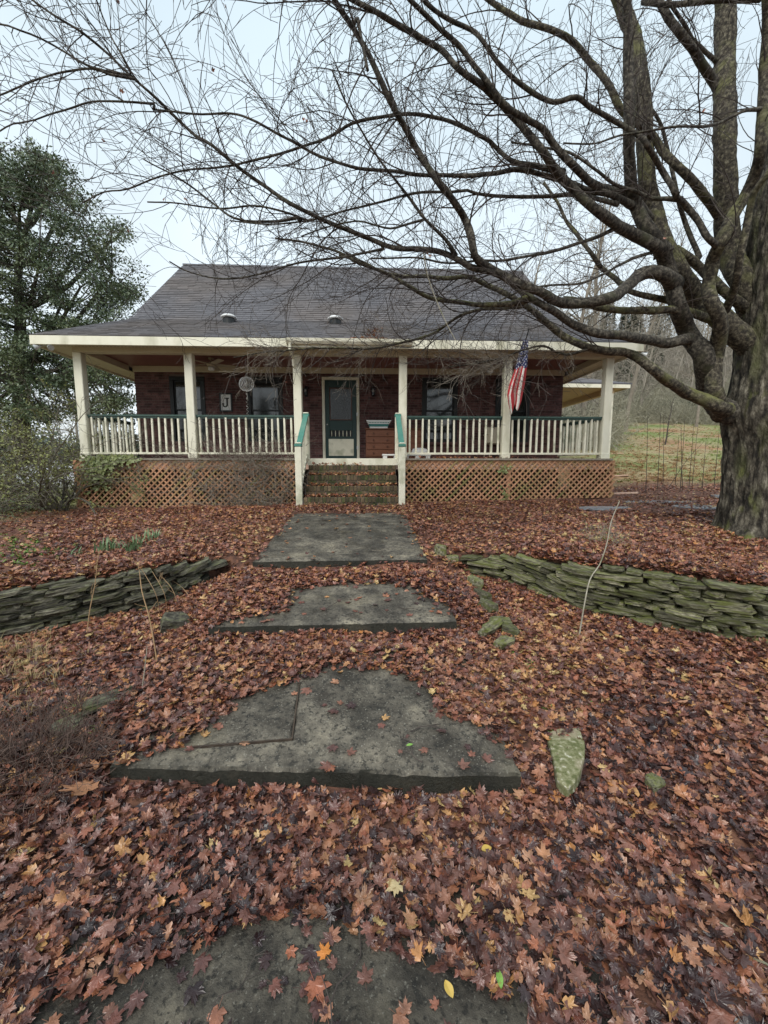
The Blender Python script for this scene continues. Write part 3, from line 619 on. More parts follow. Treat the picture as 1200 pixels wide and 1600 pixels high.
# porch floor, rim, frieze, ceiling, beams
PX0, PX1 = -6.48, 5.78
m = MB(); m.box(PX0, PX1, 9.32, WY-.061, FZ-.04, FZ); obj('porch_floor', m, M['deck'], house)
m = MB(); m.box(PX0+.02, PX1-.02, 9.384, 9.42, FZ-.25, FZ-.041); obj('rim_board', m, M['rim'], house)
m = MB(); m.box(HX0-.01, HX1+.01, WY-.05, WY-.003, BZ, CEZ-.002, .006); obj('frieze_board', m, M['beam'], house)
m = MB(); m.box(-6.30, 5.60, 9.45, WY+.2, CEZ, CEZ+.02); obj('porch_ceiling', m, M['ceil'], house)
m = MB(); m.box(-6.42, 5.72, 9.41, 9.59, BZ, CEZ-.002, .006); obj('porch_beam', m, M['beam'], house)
for x in (-6.42, 5.54): m = MB(); m.box(x, x+.18, 9.592, WY-.06, BZ, CEZ-.002, .006); obj('porch_beam', m, M['beam'], house)

# roof
EX0, EX1, EY, EZ = -6.98, 6.12, 9.05, 4.30          # eave corner lines
TX0, TX1, TY, TZ = -6.08, 5.38, 11.2, 5.36          # where porch roof meets the steep roof
RY, RZ = 14.72, 8.32                                # ridge
EYB = 2*RY - EY; TYB = 2*RY - TY
rf = MB()
rf.v = [(EX0,EY,EZ), (EX1,EY,EZ), (EX1,EYB,EZ), (EX0,EYB,EZ), (TX0,TY,TZ), (TX1,TY,TZ), (TX1,TYB,TZ), (TX0,TYB,TZ), (TX0,RY,RZ), (TX1,RY,RZ),
        (EX0,EY,EZ-.06), (EX1,EY,EZ-.06), (EX1,EYB,EZ-.06), (EX0,EYB,EZ-.06)]
rf.f = [(0,1,5,4), (1,2,6,5), (2,3,7,6), (3,0,4,7), (4,5,9,8), (6,7,8,9), (5,6,9), (7,4,8), (0,10,11,1), (1,11,12,2), (2,12,13,3), (3,13,10,0), (13,12,11,10)]
roof = obj('roof', rf, M['roofdeck'], house)
def shingles(mb, p0, p1, q0, q1, seed, expo=.135):
    """courses of tabs on the quad p0 p1 (bottom) q1 q0 (top)"""
    p0, p1, q0, q1 = map(Vector, (p0, p1, q0, q1)); rr = random.Random(seed)
    n = (p1-p0).cross(q0-p0).normalized()
    if n.z < 0: n = -n
    H = (q0-p0).dot((q0-p0-(p1-p0).normalized()*((q0-p0).dot((p1-p0).normalized()))).normalized()); rows = int(H/expo)
    for j in range(rows):
        v0 = (j-.12)/rows; v1 = min(1, (j+1.25)/rows)
        a, b = p0.lerp(q0, v0), p1.lerp(q1, v0); c, d = p0.lerp(q0, v1), p1.lerp(q1, v1)
        L = (b-a).length; u = -rr.uniform(0, .3)
        while u < L:
            w = rr.uniform(.14, .36); u0, u1 = max(0, u)/L, min(L, u+w-.005)/L
            if u1-u0 > .002:
                lip = .014 + rr.choice((0, 0, .006)) + rr.uniform(0, .003); dv = rr.uniform(-.02, .02)/rows
                A, B = a.lerp(b, u0)+(q0-p0)*dv, a.lerp(b, u1)+(q0-p0)*dv; Cc, D = c.lerp(d, u0), c.lerp(d, u1)
                mb.add([tuple(A+n*lip), tuple(B+n*lip), tuple(D+n*.004), tuple(Cc+n*.004), tuple(A+n*.001), tuple(B+n*.001)], [(0,1,2,3), (4,5,1,0)])
            u += w
sh = MB()
shingles(sh, (EX0,EY,EZ), (EX1,EY,EZ), (TX0,TY,TZ), (TX1,TY,TZ), 1)
shingles(sh, (TX0-.05,TY,TZ), (TX1+.05,TY,TZ), (TX0-.05,RY,RZ), (TX1+.05,RY,RZ), 2)
shingles(sh, (EX0,EYB,EZ), (EX0,EY,EZ), (TX0,TYB,TZ), (TX0,TY,TZ), 3)
shingles(sh, (EX1,EY,EZ), (EX1,EYB,EZ), (TX1,TY,TZ), (TX1,TYB,TZ), 4)
so = obj('shingles', sh, M['shingle'], roof); so['kind'] = 'stuff'
m = MB(); x = TX0-.06
while x < TX1+.05:
    x2 = min(x+.3, TX1+.06); z = RZ+.03+rr.uniform(0, .008)
    m.add([(x,RY-.14,z-.115), (x2,RY-.14,z-.12), (x2,RY,z-.005), (x,RY,z), (x2,RY+.14,z-.12), (x,RY+.14,z-.115)], [(0,1,2,3), (3,2,4,5)]); x += .28
obj('ridge_cap', m, M['shingle'], roof)
for px in (358, 524):
    c = onY(px, 503, 10.9); zr = EZ + (10.9-EY)/(TY-EY)*(TZ-EZ); m = MB()
    m.lathe([(.15,zr-.06), (.15,zr+.07), (.13,zr+.10)], (c.x, 10.9, 0), 18); v = obj('roof_vent', m, M['black'], roof)
    m = MB(); m.lathe([(.19,zr+.10), (.20,zr+.125), (.15,zr+.165), (.07,zr+.185), (.01,zr+.19)], (c.x, 10.9, 0), 18); obj('vent_cap', m, M['galv'], v) if False else obj('roof_vent_cap', m, M['plastic'], roof, smooth=True)
c = onY(450, 412, 14.9); m = MB(); m.lathe([(.05,RZ-.3), (.05,RZ+.16), (.075,RZ+.16), (.075,RZ+.21), (.02,RZ+.23)], (c.x, 14.95, 0), 12); obj('vent_pipe', m, M['galv'], roof)
# fascia and soffit boards
m = MB(); m.box(EX0-.01, EX1+.01, EY-.025, EY-.002, EZ-.195, EZ-.015, .004); fas = obj('fascia', m, M['cream'], house)
for xx in (EX0-.024, EX1+.001): m = MB(); m.box(xx, xx+.023, EY, EYB, EZ-.195, EZ-.015); obj('fascia', m, M['cream'], house)
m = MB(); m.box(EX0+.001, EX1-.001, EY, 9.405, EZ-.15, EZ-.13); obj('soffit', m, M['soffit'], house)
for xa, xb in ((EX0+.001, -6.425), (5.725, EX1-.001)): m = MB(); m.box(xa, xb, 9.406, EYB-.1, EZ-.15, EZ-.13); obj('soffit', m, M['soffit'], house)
dk = MB(); xx = EX0+.1
while xx < EX1-.1: dk.box(xx, xx+.045, 9.30, 9.31, EZ-.1535, EZ-.1505); xx += .075
obj('soffit_vent_strip', dk, M['black'], house)['kind'] = 'stuff'
# short gutter over the steps
c0, c1 = onY(447, 525, 8.98).x, onY(645, 527, 8.98).x
g = MB(); pr = [(0,0), (0,-.11), (-.06,-.11), (-.10,-.06), (-.11,0), (-.10,0), (-.09,-.055), (-.055,-.10), (-.008,-.10), (-.008,0)]
g.prism([(c0, EY-.027+y, EZ-.03+z) for y, z in pr], (c1-c0, 0, 0)); gut = obj('gutter', g, M['cream'], house); fix_normals(gut)
dsp = MB(); dsp.tube([(-1.62, EY-.08, EZ-.12), (-1.62, EY-.08, EZ-.24), (-1.62, 9.30, EZ-.36), (-1.62, 9.36, EZ-.5)], .032, 8); obj('downspout', dsp, M['cream'], house)

# posts
for i, x in enumerate(POSTX):
    m = MB(); m.box(x-.09, x+.09, FY-.09, FY+.09, FZ+.001, BZ-.001, .012); po = obj('post', m, M['cream'], house)
    m = MB(); m.box(x-.102, x+.102, FY-.102, FY+.102, FZ-.012 if i in (0, 5) else FZ+.0005, FZ+.13, .01); obj('post_base', m, M['cream'], po)

# railings
BAL = MB().box(-.021, .021, -.021, .021, 0, .80, .005).mesh('baluster'); BAL.materials.append(M['white'])
def railing(p, q, n, name='porch_railing'):
    p, q = Vector(p), Vector(q); d = (q-p).normalized()
    m = MB(); m.bar((*p.xy, FZ+.115), (*q.xy, FZ+.115), .06, .045); ra = obj(name, m, M['white'], house)
    m = MB(); m.bar((*p.xy, FZ+.955), (*q.xy, FZ+.955), .085, .04); obj('top_rail', m, M['green'], ra)
    m = MB(); m.bar((*p.xy, FZ+.915), (*q.xy, FZ+.915), .04, .038); obj('sub_rail', m, M['green'], ra)
    for i in range(n):
        t = (i+.5)/n; c = p.lerp(q, t); inst('baluster', BAL, ra, (c.x + rnd.uniform(-.004,.004), c.y, FZ+.12), (rnd.uniform(-.008,.008), rnd.uniform(-.012,.012), math.atan2(d.y, d.x)))
for i in (0, 1, 3, 4): railing((POSTX[i]+.095, FY), (POSTX[i+1]-.095, FY), 15)
railing((POSTX[0]+.02, FY+.1), (POSTX[0]+.12, WY-.055), 12); railing((POSTX[5]-.02, FY+.1), (POSTX[5]-.25, WY-.055), 12)

# brick steps
SX0, SX1 = -1.29, .64
ROW = MB().box(-.034, .034, -.05, .05, -.052, .052, .006).mesh('brick'); ROW.materials.append(M['stepbrick'])
STR = MB().box(-.098, .098, -.03, .03, -.026, .026, .005).mesh('brick'); STR.materials.append(M['stepbrick'])
STEPS = [(8.20, .95), (8.48, 1.165), (8.76, 1.385), (9.04, 1.60)]
for k, (yf, zt) in enumerate(STEPS):
    zb = .70; m = MB(); m.box(SX0-.012+.01*k*.3, SX1+.012-.01*k*.3, yf+.012, 9.30 if k == 3 else STEPS[k+1][0]+.011, zb, zt-.012); st = obj('step', m, M['mortar'], house)
    n = 25; 
    for i in range(n): inst('brick', ROW, st, (SX0+.04+(SX1-SX0-.08)*i/(n-1), yf+.045+rnd.uniform(-.004,.004), zt-.052+rnd.uniform(-.004,.004)), (rnd.uniform(-.02,.02), 0, 0))
    n = 9
    for r_ in range(2):
        for i in range(n): inst('brick', STR, st, (SX0+.105+(SX1-SX0-.21)*i/(n-1), yf+.032+rnd.uniform(-.003,.003), zt-.137-.062*r_))
m = MB(); m.box(SX0-.06, SX1+.06, 9.285, 9.315, FZ-.16, FZ-.005, .006); obj('threshold_board', m, M['cream'], house)

# stair handrails
for sx, lab in ((-1.37, 'l'), (.71, 'r')):
    m = MB(); yl, yt = 8.22, 9.37
    m.bar((sx, yl+.05, 1.93), (sx, yt-.04, 2.66), .05, .09); ra = obj('stair_railing', m, M['white'], house)
    m = MB(); m.bar((sx, yl+.05, 1.985), (sx, yt-.04, 2.715), .11, .04); obj('handrail', m, M['greenlite'], ra)
    m = MB(); m.bar((sx, yl+.05, 1.06), (sx, yt-.04, 1.84), .05, .07); obj('bottom_rail', m, M['white'], ra)
    for yy, zb, zt in ((yl, .74, 1.97), (yt, 1.70, 2.70)):
        m = MB(); m.box(sx-.065, sx+.065, yy-.055, yy+.055, zb, zt, .008); nw = obj('newel_post', m, M['white'], ra)
        m = MB(); m.box(sx-.072, sx+.072, yy-.062, yy+.062, zt+.001, zt+.055, .006); obj('newel_cap', m, M['greenlite'], ra)
        m = MB(); m.box(sx-.062, sx+.062, yy-.052, yy+.052, zt+.056, zt+.085, .01); obj('newel_top', m, M['white'], ra)
    for i in range(7):
        t = (i+.7)/7.4; yy = yl+.05+(yt-yl-.09)*t; m = MB(); m.box(sx-.018, sx+.018, yy-.018, yy+.018, 1.06+.78*t+.02, 1.93+.73*t-.02); obj('baluster', m, M['white'], ra)

# lattice skirts
def clip_poly(poly, x0, x1, z0f, z1):
    def cut(P, f):
        out = []
        for i in range(len(P)):
            a, b = P[i], P[(i+1) % len(P)]; fa, fb = f(a), f(b)
            if fa >= 0: out.append(a)
            if fa*fb < 0: t = fa/(fa-fb); out.append((a[0]+(b[0]-a[0])*t, a[1]+(b[1]-a[1])*t))
        return out
    for f in (lambda p: p[0]-x0, lambda p: x1-p[0], lambda p: p[1]-z0f(p[0]), lambda p: z1-p[1]):
        poly = cut(poly, f)
        if len(poly) < 3: return None
    return poly
def lattice(x0, x1, yv, z0a, z0b, z1, axis='x'):
    z0f = lambda x: z0a + (z0b-z0a)*(x-x0)/(x1-x0)
    m = MB(); m.box(x0, x1, yv+.018, yv+.036, z1-.05, z1); m.box(x0+.02, x0+.06, yv+.0185, yv+.036, z0a, z1-.051).box(x1-.06, x1-.02, yv+.0185, yv+.036, z0b, z1-.051)
    xm = (x0+x1)/2; m.box(xm-.04, xm+.04, yv+.0185, yv+.036, z0f(xm), z1-.051)
    pa = obj('lattice_panel', m, M['lattice'], house)
    pitch, hw = .137, .0175*1.414
    for sgn, yy in ((1, yv), (-1, yv+.009)):
        c = x0 - 1.4
        while c < x1 + 1.4:
            zt, zb_ = z1+.3, .3
            line = lambda z: c + sgn*(z-1.2)
            jit = rnd.uniform(-.006, .006)
            P = [(line(zb_)-hw+jit, zb_), (line(zb_)+hw+jit, zb_), (line(zt)+hw+jit, zt), (line(zt)-hw+jit, zt)]
            P = clip_poly(P, x0, x1, z0f, z1)
            if P and (max(p[0] for p in P)-min(p[0] for p in P)) > .03:
                s = MB(); s.prism([(px_, yy, pz) for px_, pz in P], (0, .0085, 0)); obj('slat', s, M['lattice'], pa)
            c += pitch
lattice(-6.56, -1.50, 9.345, .55, .72, 1.715); lattice(.80, 5.86, 9.345, .74, .84, 1.715)

# solid boards close the sides under the porch, added to darken the lattice holes
for xx in (-6.50, 5.78): m = MB(); m.box(xx, xx+.03, 9.40, WY, .5, FZ-.045); obj('side_skirt', m, M['lattice'], house)

# side porch at the right rear
sy0, sy1, sx1_, cz_ = 13.4, 18.2, 8.72, 4.20
m = MB(); m.v = [(HX1,sy0-.03,cz_+.14), (sx1_+.05,sy0-.03,cz_+.10), (sx1_+.05,sy1,cz_+.10), (HX1,sy1,cz_+1.1), (HX1,sy0+2.4,cz_+1.15), (sx1_-1.2,sy0+2.4,cz_+.85), (HX1,sy0-.03,cz_+.09), (sx1_+.05,sy0-.03,cz_+.06)]
m.f = [(0,1,5,4), (1,2,3,5), (5,3,4), (0,6,7,1)]
sr = obj('side_porch_roof', m, M['shingle'], house)
m = MB(); m.prism([(HX1+.01,sy0-.025,cz_+.085), (sx1_,sy0-.025,cz_+.055), (sx1_,sy0-.025,cz_-.06), (HX1+.01,sy0-.025,cz_-.04)], (0,.023,0)); obj('side_fascia', m, M['white'], sr)
m = MB(); m.box(sx1_-.02, sx1_+.003, sy0, sy1, cz_-.06, cz_+.05); obj('side_fascia', m, M['white'], sr)
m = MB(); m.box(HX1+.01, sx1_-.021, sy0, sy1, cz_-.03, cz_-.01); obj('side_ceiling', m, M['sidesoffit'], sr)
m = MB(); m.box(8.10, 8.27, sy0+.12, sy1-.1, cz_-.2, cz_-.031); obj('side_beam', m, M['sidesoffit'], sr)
for yy in (13.62, 17.9): m = MB(); m.box(8.10, 8.27, yy-.085, yy+.085, .7, cz_-.201, .01); obj('side_post', m, M['white'], sr)

# ceiling fans, lanterns, floodlights
for px, py in ((330, 572), (766, 575)):
    c = onY(px, py, 10.4); z = CEZ; m = MB(); m.lathe([(.06,z-.001), (.06,z-.03), (.015,z-.035), (.015,z-.10), (.10,z-.12), (.11,z-.17), (.09,z-.20), (.03,z-.205)], (c.x, 10.4, 0), 16)
    f = obj('ceiling_fan', m, M['fan'], house, smooth=True)
    m = MB(); m.lathe([(.05,z-.206), (.075,z-.24), (.07,z-.29), (.03,z-.31)], (c.x, 10.4, 0), 14); obj('lamp_shade', m, M['plastic'], f, smooth=True)
    for k in range(5):
        a = k*2*math.pi/5+.4; m = MB(); d = Vector((math.cos(a), math.sin(a), 0)); m.obox(Vector((c.x, 10.4, z-.155))+d*.37, d, d.cross(Vector((0,0,1)))+Vector((0,0,.15)), (0,0,1), .26, .065, .005); obj('blade', m, M['fan'], f)
for px in (478, 583):
    c = onY(px, 612, 11.22); m = MB(); x, y, z = c.x, 11.22, c.z
    m.box(x-.04, x+.04, WY-.03, WY-.004, z-.12, z+.14, .008).bar((x, WY-.02, z+.10), (x, y-.04, z+.13), .02, .02)
    l = obj('wall_lantern', m, M['black'], house)
    m = MB(); m.lathe([(.01,z+.16), (.02,z+.13), (.075,z+.07), (.075,z+.06)], (x, y-.04, 0), 8); obj('lantern_roof', m, M['black'], l)
    m = MB(); m.lathe([(.055,z+.059), (.045,z-.10)], (x, y-.04, 0), 6); obj('lantern_glass', m, M['glass'], l)
    m = MB(); m.lathe([(.02,z-.02), (.03,z), (.02,z+.03)], (x, y-.105, 0), 8); obj('bulb', m, M['galv'], l)
for px, py, yy, sg in ((72, 541, 9.15, -1), (995, 546, 9.2, 1)):
    c = onY(px, py, yy); z = EZ-.151; m = MB(); m.lathe([(.05,z), (.05,z-.025), (.02,z-.03)], (c.x, yy, 0), 12); f = obj('floodlight', m, M['plastic'], house)
    for s_ in (-1, 1):
        d = Vector((s_*.8, -.45, -.4)).normalized(); b = Vector((c.x, yy, z-.02)); m = MB()
        m.tube([b, b+d*.09, b+d*.10, b+d*.16, b+d*.21, b+d*.212, b+d*.19], [.014,.014,.03,.045,.062,.055,.03], 12); obj('lamp_head', m, M['galv'], f, smooth=False)

# ------------------------------------------------------------------ things on and at the porch
def prism_poly(poly2, y0, y1):  # poly2 of (x,z)
    m = MB(); m.prism([(x, y0, z) for x, z in poly2], (0, y1-y0, 0)); return m
# initial plaque
c0, c1 = onY(342, 614, 11.25), onY(363, 643, 11.25); x0, x1, z0, z1 = c0.x, c1.x, c1.z, c0.z
m = MB(); q = .035; m.box(x0, x1, 11.255, 11.294, z0, z0+q).box(x0, x1, 11.255, 11.294, z1-q, z1).box(x0, x0+q, 11.255, 11.294, z0+q, z1-q).box(x1-q, x1, 11.255, 11.294, z0+q, z1-q)
sg = empty('wall_plaque', ((x0+x1)/2, 11.294, z0), 'white wall plaque with a dark letter J in a black frame', 'plaque')
obj('frame', m, M['black'], sg)
m = MB(); m.box(x0+q, x1-q, 11.272, 11.290, z0+q, z1-q); obj('board', m, M['plastic'], sg)
cx, cz = (x0+x1)/2, (z0+z1)/2; h = (z1-z0)*.25
J = MB(); J.box(cx-.03, cx+.085, 11.266, 11.2715, cz+h-.028, cz+h)
J.box(cx+.012, cx+.055, 11.266, 11.2715, cz-h*.45, cz+h-.029)
ao, bo_ = [], []
for k in range(15):
    a = -math.pi*k/14*1.0; ao.append((cx-.022+.077*math.cos(a), cz-h*.45-.001+.075*math.sin(a))); bo_.append((cx-.022+.034*math.cos(a), cz-h*.45-.001+.045*math.sin(a)))
for k in range(14): J.prism([(ao[k][0],11.266,ao[k][1]), (ao[k+1][0],11.266,ao[k+1][1]), (bo_[k+1][0],11.266,bo_[k+1][1]), (bo_[k][0],11.266,bo_[k][1])], (0,.0055,0))
J.lathe([(.001,11.2655), (.03,11.2655), (.03,11.2715), (.001,11.2715)], (cx-.075, 0, cz-h*.45+.012), 12, 'y')
obj('letter', J, M['black'], sg)
# hanging wind spinner
c = onY(385, 600, 9.85); sp = empty('wind_spinner', (c.x, 9.85, CEZ), 'silver twisted disc wind spinner hanging under the porch ceiling', 'wind spinner')
Rr = .165
for k in range(8):
    r_ = Rr*(1-k*.105); an = .1 + k*.33; pts = [(c.x + r_*math.cos(2*math.pi*i/40)*math.cos(an), 9.85 + r_*math.cos(2*math.pi*i/40)*math.sin(an), c.z + r_*math.sin(2*math.pi*i/40)) for i in range(41)]
    m = MB(); m.tube(pts, .0075, 5, False); obj('ring', m, M['plastic'], sp, smooth=True)
m = MB(); m.tube([(c.x, 9.85, c.z+Rr), (c.x, 9.85, CEZ)], .003, 5); obj('hook_wire', m, M['galv'], sp)
for dz in (.23, .33): m = MB(); m.lathe([(.004,-.03), (.024,0), (.004,.03)], (c.x, 9.85, c.z-dz), 8); obj('bead', m, M['metal'], sp)
pts = [(c.x+.022*math.cos(i*.8), 9.85+.022*math.sin(i*.8), c.z-Rr-.2-i*.011) for i in range(34)]; m = MB(); m.tube([(c.x, 9.85, c.z-Rr)]+pts, .004, 4); obj('tail', m, M['metal'], sp)

# chest of drawers
c0, c1 = onY(571, 669, 10.75), onY(662, 715, 10.75); x0, x1, zt = c0.x, c1.x, c0.z
ch = empty('dresser', ((x0+x1)/2, 11.0, FZ), 'brown wooden chest of drawers standing against the brick wall right of the door', 'dresser')
m = MB(); m.box(x0+.01, x1-.01, 10.77, 11.2, FZ+.06, zt-.03, .006); obj('carcass', m, M['wood'], ch)
m = MB(); m.box(x0-.01, x1+.01, 10.735, 11.22, zt-.0295, zt, .008); obj('top', m, M['wood'], ch)
m = MB(); m.box(x0+.02, x1-.02, 10.79, 11.19, FZ+.0005, FZ+.0595); obj('plinth', m, M['wooddark'], ch)
hz = (zt-.05-FZ-.08)/4
for r_ in range(4):
    for cc in range(2):
        xa = x0+.03+cc*(x1-x0-.05)/2; xb = xa+(x1-x0-.07)/2-.01; za = FZ+.08+r_*hz
        m = MB(); m.box(xa, xb, 10.752, 10.7695, za+.006, za+hz-.012, .006); dr = obj('drawer', m, M['wood'], ch)
        for u in (.25, .75): m = MB(); m.lathe([(.008,10.7515), (.01,10.735), (.024,10.728), (.02,10.72)], (xa+(xb-xa)*u, 0, za+hz*.5), 10, 'y'); obj('knob', m, M['wooddark'], dr)
# trough planter on the chest
c0, c1 = onY(573, 658, 10.95), onY(610, 669, 10.95); cx = (c0.x+c1.x)/2; w = (c1.x-c0.x)/2; z0 = zt+.001; hh = .21
pl = empty('planter', (cx, 10.95, z0), 'white and teal trough planter with a pierced rim on top of the chest', 'planter')
def trough(prof, cx, cy):
    mb = MB()
    for sx, sy, z in prof: mb.v += [(cx-sx,cy-sy,z), (cx+sx,cy-sy,z), (cx+sx,cy+sy,z), (cx-sx,cy+sy,z)]
    n = len(prof); mb.f = [(4*i+k, 4*i+(k+1) % 4, 4*i+4+(k+1) % 4, 4*i+4+k) for i in range(n-1) for k in range(4)] + [(3,2,1,0), tuple(4*(n-1)+k for k in range(4))]
    return mb
obj('base', trough([(w*.74,.11,z0), (w*.76,.115,z0+.05)], cx, 10.95), M['plastic'], pl)
obj('teal_band', trough([(w*.79,.12,z0+.0505), (w*.84,.13,z0+.115)], cx, 10.95), M['teal'], pl)
obj('rim', trough([(w*.88,.135,z0+.116), (w*.97,.15,z0+hh-.03), (w*1.03,.16,z0+hh-.025), (w*1.03,.16,z0+hh), (w*.95,.145,z0+hh), (w*.9,.14,z0+hh-.04)], cx, 10.95), M['plastic'], pl)
for i in range(13): m = MB(); m.lathe([(.001,10.80), (.014,10.80), (.014,10.812), (.001,10.812)], (cx-w*.8+i*w*1.6/12, 0, z0+.152), 8, 'y'); obj('hole', m, M['teal'], pl)
# low white plastic tray and a bag on the porch floor
c0, c1 = onY(597, 709, 9.95), onY(672, 717, 9.95)
tr = empty('plastic_rack', ((c0.x+c1.x)/2, 9.95, FZ), 'long low white plastic rack lying on the porch floor behind the right handrail', 'rack')
m = MB(); m.box(c0.x, c1.x, 9.80, 10.1, FZ+.07, FZ+.11, .008); obj('top', m, M['plastic'], tr)
xx = c0.x+.02
for i in range(5): m = MB(); xw = c0.x+.02+i*(c1.x-c0.x-.14)/4; m.box(xw, xw+.10, 9.81, 10.09, FZ+.0005, FZ+.0695, .006); obj('foot', m, M['plastic'], tr)
c = onY(655, 707, 10.0); bg = MB(); n = 18
for j, (rr_, zz) in enumerate(((.17,0), (.21,.02), (.21,.07), (.16,.12), (.08,.145), (.01,.15))):
    for k in range(n): a = 2*math.pi*k/n; q = rr_*(1+.1*math.sin(3*a+j)); bg.v.append((c.x+q*math.cos(a), 9.97+q*.6*math.sin(a), FZ+.111+zz+.012*math.sin(5*a+j)))
bg.f = [(j*n+k, j*n+(k+1) % n, (j+1)*n+(k+1) % n, (j+1)*n+k) for j in range(5) for k in range(n)] + [tuple(range(n))[::-1], tuple(5*n+k for k in range(n))]
tag(obj('plastic_bag', bg, M['plastic'], smooth=True, origin=(c.x, 9.97, FZ+.111)), 'crumpled pale plastic bag lying on the white rack', 'bag')
# white chair at the right end of the porch
c = onY(776, 690, 10.6); cx, cy = c.x, 10.65; cr = empty('porch_chair', (cx, cy, FZ), 'white patio armchair behind the right railing by the flag post', 'chair')
m = MB(); m.box(cx-.24, cx+.24, cy-.24, cy+.24, FZ+.40, FZ+.44, .015); obj('seat', m, M['fan'], cr)
m = MB(); m.bar((cx, cy+.24, FZ+.4405), (cx, cy+.34, FZ+.86), .46, .03, (0,1,0)); obj('backrest', m, M['fan'], cr)
for sx in (-1, 1):
    for sy in (-1, 1): m = MB(); m.tube([(cx+sx*.21, cy+sy*.21, FZ+.3995), (cx+sx*.24, cy+sy*.25, FZ+.001)], [.02,.016], 8); obj('leg', m, M['fan'], cr)
    m = MB(); m.tube([(cx+sx*.25, cy-.2, FZ+.4405), (cx+sx*.26, cy-.24, FZ+.63), (cx+sx*.26, cy+.25, FZ+.65)], .018, 8); obj('armrest', m, M['fan'], cr)

# flag on its staff
def flag_mat():
    m = bpy.data.materials.new('flag_cloth'); m.use_nodes = True; nt = m.node_tree; n = nt.nodes; L = nt.links.new; b = n['Principled BSDF']
    uv = n.new('ShaderNodeUVMap'); uv.uv_map = 'uv'; sp_ = n.new('ShaderNodeSeparateXYZ'); L(uv.outputs[0], sp_.inputs[0])
    def mth(op, a, v=None, w=None):
        q = n.new('ShaderNodeMath'); q.operation = op
        for i, s_ in enumerate((a, v, w)):
            if s_ is None: continue
            if isinstance(s_, (int, float)): q.inputs[i].default_value = s_
            else: L(s_, q.inputs[i])
        return q.outputs[0]
    u, v = sp_.outputs[0], sp_.outputs[1]
    st = mth('MODULO', mth('FLOOR', mth('MULTIPLY', u, 13)), 2)             # 0 red, 1 white
    mx = n.new('ShaderNodeMix'); mx.data_type = 'RGBA'; L(st, mx.inputs[0]); mx.inputs[6].default_value = (.52,.03,.04,1); mx.inputs[7].default_value = (.80,.76,.70,1)
    can = mth('MULTIPLY', mth('LESS_THAN', v, .40), mth('GREATER_THAN', u, 6/13))
    uu = mth('MULTIPLY', mth('SUBTRACT', u, 6/13), 9/(7/13)); vv = mth('MULTIPLY', v, 11/.40)
    off = mth('MULTIPLY', mth('MODULO', mth('FLOOR', vv), 2), 1.0)
    fu = mth('ABSOLUTE', mth('SUBTRACT', mth('MODULO', mth('ADD', uu, off), 2), 1.0)); fv = mth('ABSOLUTE', mth('SUBTRACT', mth('FRACT', vv), .5))
    star = mth('LESS_THAN', mth('ADD', mth('MULTIPLY', fu, fu), mth('MULTIPLY', fv, fv)), .11)
    c2 = n.new('ShaderNodeMix'); c2.data_type = 'RGBA'; L(star, c2.inputs[0]); c2.inputs[6].default_value = (.022,.03,.115,1); c2.inputs[7].default_value = (.75,.75,.75,1)
    c3 = n.new('ShaderNodeMix'); c3.data_type = 'RGBA'; L(can, c3.inputs[0]); L(mx.outputs[2], c3.inputs[6]); L(c2.outputs[2], c3.inputs[7])
    L(c3.outputs[2], b.inputs['Base Color']); b.inputs['Roughness'].default_value = .75
    return m
fl = empty('flag', (3.25, 9.40, 2.9), 'American flag hanging limp from a staff on the porch post', 'flag')
tip, foot = onY(826, 516, 8.75), Vector((3.27, 9.405, 2.95))
foot = onY(797, 612, 9.40)
m = MB(); m.tube([foot, tip], .012, 8); m.lathe([(.001,0), (.02,.01), (.02,.03), (.001,.04)], tip, 8); obj('staff', m, M['black'], fl)
m = MB(); m.box(foot.x-.03, foot.x+.03, 9.375, 9.409, foot.z-.06, foot.z+.06, .008); obj('bracket', m, M['galv'], fl)
ctl = [(531, 817, 826, 8.80), (545, 812, 826, 8.82), (575, 803, 824, 8.88), (600, 793, 821, 8.95), (615, 790, 818, 8.98), (630, 793, 815, 9.0), (641, 796, 811, 9.02)]
nu, nv = 52, 40; mb = MB(); uvs = []
for j in range(nv+1):
    v = j/nv; py = 531 + 110*v
    l, r_, d = (np.interp(py, [c_[0] for c_ in ctl], [c_[i] for c_ in ctl]) for i in (1, 2, 3))
    for i in range(nu+1):
        u = i/nu; s_ = u + .035*math.sin(u*4*math.pi+v*2)
        pyy = py + 9*v*(u-.3)*-1 + (6*v*math.sin(u*9))
        p = onY(l + (r_-l)*(s_*.9+.05), pyy, d + (.03+.03*v)*math.sin(u*math.pi*4 + 1.2*v) + .03*math.sin(v*6+u*3)); mb.v.append(tuple(p)); uvs.append((.465+.53*u, v))
mb.f = [(j*(nu+1)+i, j*(nu+1)+i+1, (j+1)*(nu+1)+i+1, (j+1)*(nu+1)+i) for j in range(nv) for i in range(nu)]
cl = obj('flag_cloth', mb, flag_mat(), fl, smooth=True); ul = cl.data.uv_layers.new(name='uv')
for lp in cl.data.loops: ul.data[lp.index].uv = uvs[lp.vertex_index]
sol = cl.modifiers.new('thick', 'SOLIDIFY'); sol.thickness = .002

